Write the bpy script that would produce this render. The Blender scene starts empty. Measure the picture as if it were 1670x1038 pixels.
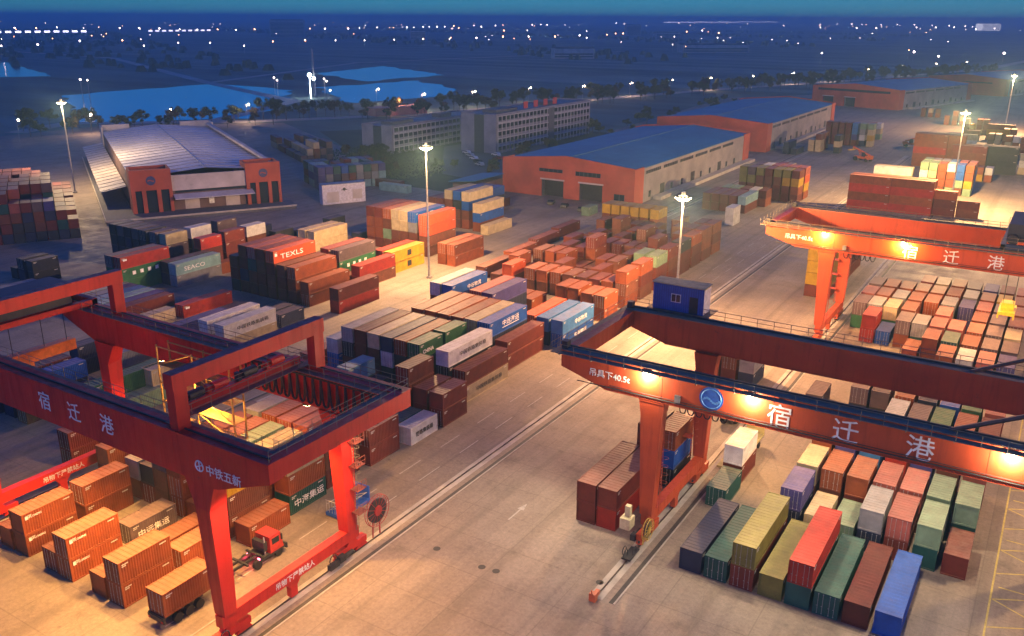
import bpy, math, random
from mathutils import Vector, Matrix, Euler
R=math.radians
random.seed(7)
sc=bpy.context.scene
col=sc.collection

# ---------------------------------------------------------------- camera, world, sun, exposure
cd=bpy.data.cameras.new('camera'); cam=bpy.data.objects.new('camera',cd); col.objects.link(cam)
cd.sensor_width=36.0; cd.sensor_fit='HORIZONTAL'; cd.lens=36.0*1440/1670
cd.clip_start=1.0; cd.clip_end=60000
YAW,PITCH,ROLL,CH=R(-31.95),R(18.8),R(0.3),56.3
_f=Vector((math.sin(YAW)*math.cos(PITCH),math.cos(YAW)*math.cos(PITCH),-math.sin(PITCH)))
_r=Vector((math.cos(YAW),-math.sin(YAW),0)); _u=_r.cross(_f)
_r2=_r*math.cos(ROLL)+_u*math.sin(ROLL); _u2=-_r*math.sin(ROLL)+_u*math.cos(ROLL)
cam.matrix_world=Matrix(((_r2.x,_u2.x,-_f.x,0),(_r2.y,_u2.y,-_f.y,0),(_r2.z,_u2.z,-_f.z,CH),(0,0,0,1)))
sc.camera=cam
w=bpy.data.worlds.new('World'); sc.world=w; w.use_nodes=True
nt=w.node_tree; nt.nodes.clear()
sky=nt.nodes.new('ShaderNodeTexSky'); sky.sky_type='NISHITA'; sky.sun_disc=False
SUN_EL,SUN_ROT=R(4.5),R(150)
sky.sun_elevation=SUN_EL; sky.sun_rotation=SUN_ROT; sky.air_density=1.0; sky.dust_density=0.0; sky.ozone_density=8.0
bg=nt.nodes.new('ShaderNodeBackground'); bg.inputs['Strength'].default_value=0.145
wo=nt.nodes.new('ShaderNodeOutputWorld')
tint=nt.nodes.new('ShaderNodeMix'); tint.data_type='RGBA'; tint.blend_type='MULTIPLY'; tint.inputs[0].default_value=1.0; tint.inputs[7].default_value=(.24,.76,1.08,1)
nt.links.new(sky.outputs[0],tint.inputs[6]); nt.links.new(tint.outputs[2],bg.inputs[0]); nt.links.new(bg.outputs[0],wo.inputs[0])
sl_=bpy.data.lights.new('afterglow_sun','SUN'); sl_.energy=.02; sl_.angle=R(25); sl_.color=(1,.66,.5)
so_=bpy.data.objects.new('afterglow_sun',sl_); col.objects.link(so_); so_.rotation_euler=(R(62),0,R(-120))
sc.view_settings.view_transform='Standard'; sc.view_settings.look='None'
sc.view_settings.exposure=1.0; sc.view_settings.gamma=1.0
sc.cycles.use_denoising=True
sc.cycles.max_bounces=5; sc.cycles.diffuse_bounces=2; sc.cycles.glossy_bounces=2; sc.cycles.volume_bounces=0
sc.cycles.sample_clamp_indirect=4.0

# ---------------------------------------------------------------- helpers
class MB:
    """collects simple solids into one mesh"""
    def __init__(s): s.v=[]; s.f=[]; s.m=[]
    def quad(s,a,b,c,d,mi=0):
        n=len(s.v); s.v+= [tuple(a),tuple(b),tuple(c),tuple(d)]; s.f.append((n,n+1,n+2,n+3)); s.m.append(mi)
    def box(s,x0,x1,y0,y1,z0,z1,mi=0):
        n=len(s.v)
        s.v+=[(x0,y0,z0),(x1,y0,z0),(x1,y1,z0),(x0,y1,z0),(x0,y0,z1),(x1,y0,z1),(x1,y1,z1),(x0,y1,z1)]
        for q in ((3,2,1,0),(4,5,6,7),(0,1,5,4),(1,2,6,5),(2,3,7,6),(3,0,4,7)):
            s.f.append(tuple(n+i for i in q)); s.m.append(mi)
        return s
    def prism(s,pts,z0,z1,mi=0):
        """pts: ccw (x,y)"""
        n=len(s.v); k=len(pts)
        s.v+=[(p[0],p[1],z0) for p in pts]+[(p[0],p[1],z1) for p in pts]
        s.f.append(tuple(n+i for i in reversed(range(k)))); s.m.append(mi)
        s.f.append(tuple(n+k+i for i in range(k))); s.m.append(mi)
        for i in range(k):
            j=(i+1)%k; s.f.append((n+i,n+j,n+k+j,n+k+i)); s.m.append(mi)
        return s
    def ext(s,pts,axis,a,b,mi=0):
        """profile pts in the plane normal to axis, extruded from a to b.  axis 'y': pts=(x,z); 'x': pts=(y,z)"""
        n=len(s.v); k=len(pts)
        if axis=='y': P=lambda p,t:(p[0],t,p[1])
        else: P=lambda p,t:(t,p[0],p[1])
        s.v+=[P(p,a) for p in pts]+[P(p,b) for p in pts]
        s.f.append(tuple(n+i for i in range(k))); s.m.append(mi)
        s.f.append(tuple(n+k+i for i in reversed(range(k)))); s.m.append(mi)
        for i in range(k):
            j=(i+1)%k; s.f.append((n+j,n+i,n+k+i,n+k+j)); s.m.append(mi)
        return s
    def frus(s,c0,h0,c1,h1,mi=0):
        """box between rectangle centred c0 half sizes h0 and rectangle c1,h1 (horizontal)"""
        n=len(s.v)
        for c,h in ((c0,h0),(c1,h1)):
            s.v+=[(c[0]-h[0],c[1]-h[1],c[2]),(c[0]+h[0],c[1]-h[1],c[2]),(c[0]+h[0],c[1]+h[1],c[2]),(c[0]-h[0],c[1]+h[1],c[2])]
        for q in ((3,2,1,0),(4,5,6,7),(0,1,5,4),(1,2,6,5),(2,3,7,6),(3,0,4,7)):
            s.f.append(tuple(n+i for i in q)); s.m.append(mi)
        return s
    def bar(s,a,b,r,k=6,mi=0,r2=None):
        a=Vector(a); b=Vector(b); d=b-a
        if d.length<1e-6: return s
        d.normalize(); t=Vector((0,0,1)) if abs(d.z)<.9 else Vector((1,0,0))
        u=d.cross(t).normalized(); v=d.cross(u); r2=r if r2 is None else r2
        n=len(s.v)
        for c,rr in ((a,r),(b,r2)):
            for i in range(k):
                an=2*math.pi*i/k; p=c+u*math.cos(an)*rr+v*math.sin(an)*rr; s.v.append(tuple(p))
        s.f.append(tuple(n+i for i in reversed(range(k)))); s.m.append(mi)
        s.f.append(tuple(n+k+i for i in range(k))); s.m.append(mi)
        for i in range(k):
            j=(i+1)%k; s.f.append((n+i,n+j,n+k+j,n+k+i)); s.m.append(mi)
        return s
    def wheel(s,c,r,wd,axis='x',k=14,mi=0):
        a=Vector(c); d=Vector((wd/2,0,0)) if axis=='x' else Vector((0,wd/2,0))
        return s.bar(a-d,a+d,r,k,mi)
    def ring(s,c,r,th,axis='x',k=24,mi=0):
        c=Vector(c)
        for i in range(k):
            P=[]
            for j in (i,i+1):
                an=2*math.pi*j/k
                P.append(c+(Vector((0,math.cos(an),math.sin(an))) if axis=='x' else Vector((math.cos(an),0,math.sin(an))))*r)
            s.bar(P[0],P[1],th,4,mi)
        return s
    def ball(s,c,r,mi=0,k=8):
        n=len(s.v); rows=5
        for i in range(1,rows):
            ph=math.pi*i/rows
            for j in range(k):
                a=2*math.pi*j/k; s.v.append((c[0]+r*math.sin(ph)*math.cos(a),c[1]+r*math.sin(ph)*math.sin(a),c[2]+r*math.cos(ph)))
        t=len(s.v); s.v+=[(c[0],c[1],c[2]+r),(c[0],c[1],c[2]-r)]
        for j in range(k):
            jj=(j+1)%k
            s.f.append((t,n+j,n+jj)); s.m.append(mi)
            s.f.append((n+(rows-2)*k+jj,n+(rows-2)*k+j,t+1)); s.m.append(mi)
            for i in range(rows-2):
                s.f.append((n+i*k+j,n+(i+1)*k+j,n+(i+1)*k+jj,n+i*k+jj)); s.m.append(mi)
        return s
    def mesh(s,name,mats):
        me=bpy.data.meshes.new(name); me.from_pydata(s.v,[],s.f)
        for m in (mats if isinstance(mats,(list,tuple)) else [mats]): me.materials.append(m)
        if any(s.m): me.polygons.foreach_set('material_index',s.m)
        me.update(); return me
    def build(s,name,mats,parent=None,loc=None,rz=0):
        o=bpy.data.objects.new(name,s.mesh(name,mats)); col.objects.link(o)
        if loc is not None: o.location=loc
        if rz: o.rotation_euler=(0,0,rz)
        if parent: o.parent=parent
        return o
def tag(o,label=None,cat=None,group=None,kind=None):
    if label: o['label']=label
    if cat: o['category']=cat
    if group: o['group']=group
    if kind: o['kind']=kind
    return o
def empty(name,loc=(0,0,0),rz=0,label=None,cat=None,group=None,parent=None):
    o=bpy.data.objects.new(name,None); col.objects.link(o); o.location=loc; o.rotation_euler=(0,0,rz)
    o.empty_display_size=.5
    if parent: o.parent=parent
    return tag(o,label,cat,group)
def dup(o,loc=None,rz=None,parent=None):
    c=o.copy(); col.objects.link(c)
    if loc is not None: c.location=loc
    if rz is not None: c.rotation_euler=(0,0,rz)
    if parent: c.parent=parent
    for ch in o.children:
        d=ch.copy(); col.objects.link(d); d.parent=c
        for g in ch.children:
            e=g.copy(); col.objects.link(e); e.parent=d
    return c
def text_obj(body,size,name,m,parent=None,loc=(0,0,0),rot=(0,0,0),ext=.015,align='LEFT',bold=0.0,sx=1.0):
    cu=bpy.data.curves.new('t','FONT'); cu.body=body; cu.size=size; cu.extrude=ext; cu.align_x=align; cu.offset=bold
    cu.resolution_u=2
    t=bpy.data.objects.new('t',cu); col.objects.link(t)
    bpy.context.view_layer.update()
    me=bpy.data.meshes.new_from_object(t.evaluated_get(bpy.context.evaluated_depsgraph_get()))
    bpy.data.objects.remove(t); bpy.data.curves.remove(cu)
    me.name=name; me.materials.clear(); me.materials.append(m)
    o=bpy.data.objects.new(name,me); col.objects.link(o); o.location=loc; o.rotation_euler=rot; o.scale=(sx,1,1)
    if parent: o.parent=parent
    return o

# ---------------------------------------------------------------- materials
def newmat(name):
    m=bpy.data.materials.new(name); m.use_nodes=True; n=m.node_tree; n.nodes.clear()
    out=n.nodes.new('ShaderNodeOutputMaterial'); p=n.nodes.new('ShaderNodeBsdfPrincipled'); n.links.new(p.outputs[0],out.inputs[0])
    return m,n,p
def mixc(n,fac,a,b,mode='MIX'):
    x=n.nodes.new('ShaderNodeMix'); x.data_type='RGBA'; x.blend_type=mode
    for s,vv in ((x.inputs[0],fac),(x.inputs[6],a),(x.inputs[7],b)):
        if isinstance(vv,(int,float)): s.default_value=vv
        elif isinstance(vv,tuple): s.default_value=(*vv,1) if len(vv)==3 else vv
        else: n.links.new(vv,s)
    return x.outputs[2]
def ramp(n,src,a,b,ca=(0,0,0),cb=(1,1,1)):
    r=n.nodes.new('ShaderNodeValToRGB'); e=r.color_ramp.elements; e[0].position=a; e[1].position=b; e[0].color=(*ca,1); e[1].color=(*cb,1)
    n.links.new(src,r.inputs[0]); return r.outputs[0]
def noise(n,scale,detail=4,vec=None,rough=.6,dist=0):
    t=n.nodes.new('ShaderNodeTexNoise'); t.inputs['Scale'].default_value=scale; t.inputs['Detail'].default_value=detail
    t.inputs['Roughness'].default_value=rough; t.inputs['Distortion'].default_value=dist
    if vec: n.links.new(vec,t.inputs['Vector'])
    return t.outputs[0]
def coord(n,scale=(1,1,1),which='Object',rot=(0,0,0),loc=(0,0,0)):
    t=n.nodes.new('ShaderNodeTexCoord'); mp=n.nodes.new('ShaderNodeMapping'); mp.inputs['Scale'].default_value=scale
    mp.inputs['Rotation'].default_value=rot; mp.inputs['Location'].default_value=loc
    n.links.new(t.outputs[which],mp.inputs[0]); return mp.outputs[0]
def simple(name,c,rough=.6,metal=0,var=.25,scale=1.5,dirt=(.05,.04,.035),dirtamt=.35,stretch=(1,1,1)):
    m,n,p=newmat(name)
    v=coord(n,stretch); a=noise(n,scale,5,v)
    lo=tuple(x*(1-var) for x in c); hi=tuple(min(1,x*(1+var)) for x in c)
    cc=mixc(n,ramp(n,a,.3,.7),lo,hi)
    b=noise(n,scale*3.1,6,v,.7)
    cc=mixc(n,ramp(n,b,.58,.78,(0,0,0),(dirtamt,)*3),cc,dirt)
    n.links.new(cc,p.inputs['Base Color']); p.inputs['Roughness'].default_value=rough; p.inputs['Metallic'].default_value=metal
    return m
def emis(name,c,st,sample=True):
    m=bpy.data.materials.new(name); m.use_nodes=True; n=m.node_tree; n.nodes.clear()
    o=n.nodes.new('ShaderNodeOutputMaterial'); e=n.nodes.new('ShaderNodeEmission'); e.inputs[0].default_value=(*c,1); e.inputs[1].default_value=st
    n.links.new(e.outputs[0],o.inputs[0])
    if not sample: m.cycles.emission_sampling='NONE'
    return m
def paint(name,c,dust=1.0):
    """weathered container paint: fading, rust patches, streaks running down, roof dust tinted with the lamplight on the tops"""
    m,n,p=newmat(name)
    oi=n.nodes.new('ShaderNodeObjectInfo')
    tc=n.nodes.new('ShaderNodeTexCoord'); ad=n.nodes.new('ShaderNodeVectorMath'); ad.operation='ADD'
    sc_=n.nodes.new('ShaderNodeVectorMath'); sc_.operation='SCALE'; sc_.inputs['Scale'].default_value=37.0
    cmb=n.nodes.new('ShaderNodeCombineXYZ')
    for i in range(3): n.links.new(oi.outputs['Random'],cmb.inputs[i])
    n.links.new(cmb.outputs[0],sc_.inputs[0]); n.links.new(tc.outputs['Object'],ad.inputs[0]); n.links.new(sc_.outputs[0],ad.inputs[1])
    a=noise(n,.7,5,ad.outputs[0])
    cc=mixc(n,ramp(n,a,.3,.7),tuple(x*.62 for x in c),tuple(min(.9,x*.98) for x in c))
    rv=ramp(n,oi.outputs['Random'],0,1,(.72,.72,.72),(1.15,1.12,1.08)); cc=mixc(n,1.0,cc,rv,'MULTIPLY')
    mp=n.nodes.new('ShaderNodeMapping'); mp.inputs['Scale'].default_value=(3.0,3.0,.35); n.links.new(ad.outputs[0],mp.inputs[0])
    s=noise(n,1.6,6,mp.outputs[0],.7); cc=mixc(n,ramp(n,s,.6,.8,(0,0,0),(.7,.7,.7)),cc,(.11,.045,.025))
    rp_=noise(n,1.3,7,ad.outputs[0],.8); cc=mixc(n,ramp(n,rp_,.62,.67,(0,0,0),(.6,.6,.6)),cc,(.10,.04,.022))
    g=n.nodes.new('ShaderNodeNewGeometry'); sp=n.nodes.new('ShaderNodeSeparateXYZ'); n.links.new(g.outputs['True Normal'],sp.inputs[0])
    up=ramp(n,sp.outputs[2],.6,.9); dn=noise(n,1.1,5,ad.outputs[0],.7)
    df=n.nodes.new('ShaderNodeMath'); df.operation='MULTIPLY'; n.links.new(up,df.inputs[0]); n.links.new(ramp(n,dn,.25,.75,(.10,.10,.10),(.50,.50,.50)),df.inputs[1])
    d2=n.nodes.new('ShaderNodeMath'); d2.operation='MULTIPLY'; n.links.new(df.outputs[0],d2.inputs[0]); n.links.new(ramp(n,oi.outputs['Random'],.1,.9,(.45*dust,)*3,(dust,)*3),d2.inputs[1])
    cc=mixc(n,d2.outputs[0],cc,(.40,.26,.19))  # dust tint also carries warm lamplight painted onto the tops
    n.links.new(cc,p.inputs['Base Color']); p.inputs['Roughness'].default_value=.62
    return m
PAL=dict(R=((.18,.026,.014),'maroon'),O=((.31,.070,.018),'rust orange'),E=((.46,.025,.012),'bright red'),B=((.008,.10,.46),'blue'),
 C=((.045,.20,.52),'light blue'),D=((.018,.03,.085),'dark navy'),K=((.028,.032,.04),'black'),G=((.03,.17,.07),'green'),
 T=((.012,.10,.085),'dark teal'),L=((.24,.38,.24),'pale green'),W=((.72,.72,.70),'white'),M=((.62,.50,.30),'cream'),
 Y=((.56,.34,.012),'yellow'),V=((.27,.25,.05),'olive'),S=((.30,.30,.32),'silver grey'),P=((.07,.06,.26),'purple blue'),
 N=((.19,.055,.026),'brown'),A=((.26,.46,.48),'pale teal'),H=((.15,.10,.11),'mauve grey'),U=((.40,.10,.075),'coral pink'),F=((.62,.09,.02),'vivid orange'))
PM={k:paint('container_paint_'+v[1].replace(' ','_'),v[0]) for k,v in PAL.items()}
PM.update({k.lower():paint('clean_paint_'+v[1].replace(' ','_'),v[0],.28) for k,v in PAL.items() if k in 'DTVREB'})
M_steel=simple('steel_grey',(.22,.22,.23),.5,.4)
M_dark=simple('dark_steel',(.03,.03,.033),.6)
M_rubber=simple('rubber',(.02,.02,.02),.85)
M_white=simple('white_paint',(.75,.75,.72),.6)
def cranepaint(name,c):
    m,n,p=newmat(name); v=coord(n)
    a=noise(n,.18,5,v); cc=mixc(n,ramp(n,a,.3,.7),tuple(x*.78 for x in c),tuple(x*1.12 for x in c))
    s=noise(n,1.0,6,coord(n,(1.6,1.6,.12)),.7); cc=mixc(n,ramp(n,s,.52,.74,(0,0,0),(.5,.5,.5)),cc,tuple(x*.35+.012 for x in c))
    r=noise(n,.9,7,v,.75); cc=mixc(n,ramp(n,r,.62,.70,(0,0,0),(.55,.55,.55)),cc,(.10,.035,.018))
    n.links.new(cc,p.inputs['Base Color']); n.links.new(ramp(n,s,.3,.7,(.38,.38,.38),(.7,.7,.7)),p.inputs['Roughness'])
    bp=n.nodes.new('ShaderNodeBump'); bp.inputs['Strength'].default_value=.25; bp.inputs['Distance'].default_value=.05; n.links.new(noise(n,.5,3,v),bp.inputs['Height']); n.links.new(bp.outputs[0],p.inputs['Normal'])
    return m
M_redA=cranepaint('crane_orange_red_paint',(.50,.072,.022))
M_redB=cranepaint('crane_red_paint',(.60,.022,.014))
M_deck=simple('walkway_grating',(.26,.18,.11),.8)
M_rail=simple('railing_steel',(.24,.20,.13),.6)
M_yel=simple('machine_yellow',(.55,.36,.06),.5)
M_glass=newmat('window_glass'); M_glass[2].inputs['Base Color'].default_value=(.02,.03,.04,1); M_glass[2].inputs['Roughness'].default_value=.12; M_glass=M_glass[0]
M_letter=simple('letter_white',(.80,.80,.80),.5,dirtamt=.05)
M_black=simple('letter_black',(.03,.03,.03),.6)
M_logo=simple('logo_blue',(.02,.09,.42),.5)
M_galv=simple('galvanised_pole',(.38,.38,.37),.45,.3)

# ---------------------------------------------------------------- ground, water, roads
def sheet(name,pts,z,m,kind='structure',label=None,cat=None):
    me=bpy.data.meshes.new(name); me.from_pydata([(p[0],p[1],z) for p in pts],[],[tuple(range(len(pts)))]); me.materials.append(m); me.update()
    o=bpy.data.objects.new(name,me); col.objects.link(o); return tag(o,label,cat,kind=kind)
m,n,p=newmat('farmland')
v=coord(n,(1,1,1)); vs=coord(n,(.0011,.0042,1),rot=(0,0,R(32)))
wv=n.nodes.new('ShaderNodeTexVoronoi'); wv.inputs['Scale'].default_value=1.0; n.links.new(vs,wv.inputs['Vector'])
cc=mixc(n,wv.outputs['Color'],(.07,.14,.12),(.20,.27,.24))
st=noise(n,1.0,6,coord(n,(.002,.02,1),rot=(0,0,R(32))),.7)
cc=mixc(n,ramp(n,st,.42,.66),cc,(.04,.06,.05))
cc=mixc(n,ramp(n,noise(n,.012,6,v,.7),.5,.7,(0,0,0),(.7,.7,.7)),cc,(.09,.08,.065))
n.links.new(cc,p.inputs['Base Color']); p.inputs['Roughness'].default_value=.95; M_land=m
S=30000
sheet('ground',[(-S,-S),(S,-S),(S,S),(-S,S)],-.3,M_land)
m,n,p=newmat('yard_concrete')
v=coord(n)
a=noise(n,.045,6,v,.65); cc=mixc(n,ramp(n,a,.3,.7),(.22,.175,.14),(.37,.30,.24))
streak=noise(n,1.0,6,coord(n,(.9,.018,1)),.7); cc=mixc(n,ramp(n,streak,.45,.75,(0,0,0),(.55,.55,.55)),cc,(.17,.14,.125))
streak2=noise(n,1.0,6,coord(n,(3.2,.05,1)),.75); cc=mixc(n,ramp(n,streak2,.60,.76,(0,0,0),(.28,.28,.28)),cc,(.10,.085,.08))
blot=noise(n,.22,7,v,.75); cc=mixc(n,ramp(n,blot,.56,.70,(0,0,0),(.5,.5,.5)),cc,(.13,.11,.09))
fine=noise(n,2.2,5,v,.8); cc=mixc(n,ramp(n,fine,.3,.8,(.82,.82,.82),(1.14,1.14,1.14)),(0,0,0),cc) if False else mixc(n,1.0,cc,ramp(n,fine,.3,.75,(.70,.70,.70),(1.16,1.16,1.16)),'MULTIPLY')
br=n.nodes.new('ShaderNodeTexBrick'); br.inputs['Scale'].default_value=1.0; br.inputs['Brick Width'].default_value=9.0; br.inputs['Row Height'].default_value=6.0
br.inputs['Mortar Size'].default_value=.075; br.inputs['Mortar Smooth'].default_value=.3; br.offset=0; n.links.new(v,br.inputs['Vector'])
br.inputs['Color1'].default_value=(1,1,1,1); br.inputs['Color2'].default_value=(.985,.985,.985,1); br.inputs['Mortar'].default_value=(.80,.80,.79,1)
cc=mixc(n,1.0,cc,br.outputs[0],'MULTIPLY')
tr=n.nodes.new('ShaderNodeTexWave'); tr.inputs['Scale'].default_value=.035; tr.inputs['Distortion'].default_value=22; tr.inputs['Detail'].default_value=3; tr.inputs['Detail Scale'].default_value=.35; n.links.new(coord(n,(1,.12,1)),tr.inputs['Vector'])
cc=mixc(n,ramp(n,tr.outputs[1],.92,.99,(0,0,0),(.25,.25,.25)),cc,(.10,.08,.06))
cr=n.nodes.new('ShaderNodeTexVoronoi'); cr.feature='DISTANCE_TO_EDGE'; cr.inputs['Scale'].default_value=.11; n.links.new(coord(n,(1,1,1)),cr.inputs['Vector'])
cc=mixc(n,ramp(n,cr.outputs['Distance'],.0,.005,(.22,.22,.22),(0,0,0)),cc,(.08,.07,.06))
bk=n.nodes.new('ShaderNodeTexBrick'); bk.inputs['Scale'].default_value=1.0; bk.inputs['Brick Width'].default_value=54.0; bk.inputs['Row Height'].default_value=12.0; bk.inputs['Mortar Size'].default_value=.0; n.links.new(coord(n,(1,1,1),rot=(0,0,R(90)),loc=(7,4.3,0)),bk.inputs['Vector'])
bk.inputs['Color1'].default_value=(.93,.92,.91,1); bk.inputs['Color2'].default_value=(1.04,1.04,1.03,1)
cc=mixc(n,1.0,cc,bk.outputs[0],'MULTIPLY')
oil=noise(n,.55,4,v,.5); cc=mixc(n,ramp(n,oil,.70,.78,(0,0,0),(.6,.6,.6)),cc,(.05,.04,.035))
n.links.new(cc,p.inputs['Base Color'])
n.links.new(ramp(n,blot,.35,.65,(.62,.62,.62),(.9,.9,.9)),p.inputs['Roughness'])
M_yard=m
sheet('yard_pavement',[(-440,-80),(120,-80),(120,900),(-60,900),(-225,660),(-205,420),(-262,292),(-375,358),(-442,296),(-445,235)],0,M_yard)
M_road=simple('asphalt_road',(.10,.10,.105),.8,scale=.05)
M_dirtroad=simple('pale_gravel_road',(.40,.38,.34),.9,scale=.03)
M_lawn=simple('lawn_ground',(.045,.055,.03),.95,scale=.08)
sheet('lawn',[(-262,290),(-207,243),(-166,240),(-166,400),(-205,420),(-275,420),(-330,340)],.004,M_lawn)
sheet('car_park',[(-243,330),(-200,270),(-168,262),(-170,300),(-195,345),(-235,400)],.008,M_road)
m,n,p=newmat('pond_water'); p.inputs['Base Color'].default_value=(.012,.03,.05,1); p.inputs['Roughness'].default_value=.12
bp=n.nodes.new('ShaderNodeBump'); p.inputs['Specular IOR Level'].default_value=.3; bp.inputs['Strength'].default_value=.2; bp.inputs['Distance'].default_value=.3; n.links.new(noise(n,.25,5,coord(n)),bp.inputs['Height']); n.links.new(bp.outputs[0],p.inputs['Normal']); M_water=m
for i,pts in enumerate(([(-462,296),(-640,395),(-645,545),(-540,525),(-470,455),(-410,365)],[(-425,470),(-545,560),(-530,680),(-430,610),(-405,545)],[(-900,420),(-1250,520),(-1150,640),(-860,520)],[(-560,640),(-680,700),(-720,860),(-560,760)])):
    rp=random.Random(i); P=[]
    for a,c in zip(pts,pts[1:]+pts[:1]):
        a=Vector(a); c=Vector(c); k=max(2,int((c-a).length/14)); d=Vector((-(c-a).y,(c-a).x)).normalized()
        for q in range(k): P.append(tuple(a.lerp(c,q/k)+d*rp.uniform(-5,5)))
    sheet('pond',P,-.2,M_water)
def strip(name,pts,wd,z,m):
    b=MB()
    for a,c in zip(pts,pts[1:]):
        a=Vector((*a,z)); c=Vector((*c,z)); d=(c-a).normalized(); s=Vector((-d.y,d.x,0))*wd/2
        b.quad(a-s,c-s-(-d*0),c+s,a+s)
    o=b.build(name,m); return tag(o,kind='structure')
strip('road',[(-1600,860),(-1150,791),(-660,545),(-467,458),(-408,330)],11,-.15,M_dirtroad)
strip('road',[(-452,250),(-470,290),(-395,352),(-340,440),(-300,590),(-262,730),(-190,930),(-100,1250),(-60,1700)],12,-.12,M_dirtroad)
strip('road',[(-2600,1250),(-1640,1420),(-1360,1810),(-1180,2300),(-900,3000)],16,-.15,M_dirtroad)
strip('road',[(-660,545),(-800,900),(-700,1500)],9,-.13,M_dirtroad)
# crane rails, concrete beams, cable trenches, markings
M_beam=simple('rail_beam_concrete',(.42,.38,.33),.8,scale=.4)
M_trench=simple('cable_trench_steel',(.05,.045,.04),.7)
M_railsteel=simple('rail_steel',(.12,.09,.07),.4,.6)
for x,y0,y1,s in ((-59.3,-60,420,1),(-98.8,-60,420,-1),(-33.1,69.5,420,1),(7.2,40,420,-1)):
    tag(MB().box(x-.75,x+.75,y0,y1,0,.012).build('rail_beam',M_beam),kind='structure')
    tag(MB().box(x-.05,x+.05,y0+.2,y1,.012,.16).build('crane_rail',M_railsteel),kind='structure')
    tx=x+s*1.75
    tag(MB().box(tx-.24,tx+.24,y0,y1,0,.010).build('cable_trench',M_trench),kind='structure')
    tag(MB().box(tx+s*.34-.09,tx+s*.34+.09,y0,y1,0,.05).build('trench_curb',M_beam),kind='structure')
M_mark=simple('white_road_paint',(.40,.37,.33),.7,scale=2,dirt=(.3,.26,.22),dirtamt=.9)
M_ymark=simple('yellow_road_paint',(.48,.38,.10),.7,scale=2,dirt=(.3,.26,.2),dirtamt=.8)
b=MB()
for x in (-66.4,-63.2):
    for k in range(44): b.box(x-.08,x+.08,-20+k*9.0,-15.5+k*9.0,0,.004)
b.prism([(-48.65,77.3),(-48.45,77.3),(-48.45,80),(-48.1,80),(-48.55,81.6),(-49.0,80),(-48.65,80)],0,.004)
tag(b.build('lane_markings',M_mark),kind='structure')
for x,y in ((-52.1,67.9),(-45.9,67.7),(-44.2,67.9),(-33.9,72.1)):
    tag(MB().wheel((0,0,0),.1,.1).build('x',M_trench),kind='x') if 0 else tag(MB().bar((x,y,0),(x,y,.012),.42,14).build('manhole_cover',M_trench),'dark round manhole cover set in the open concrete lane','manhole cover','manhole covers in the open lane')
b=MB(); b.box(1.15,1.33,40,260,0,.004)
for k in range(30):
    y=60+k*5.2
    a=Vector((1.4,y,.004)); c=Vector((6.4,y+2.6,.004)); d=Vector((1.4,y+5.2,.004)); o_=Vector((0,.1,0))
    b.quad(a-o_,c-o_,c+o_,a+o_); b.quad(c-o_,d-o_,d+o_,c+o_) if k%2 else b.quad(c+Vector((-4.6,-.1,0)),c+Vector((0,-.1,0)),c+Vector((0,.1,0)),c+Vector((-4.6,.1,0)))
tag(b.build('yellow_hatching',M_ymark),kind='structure')

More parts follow.
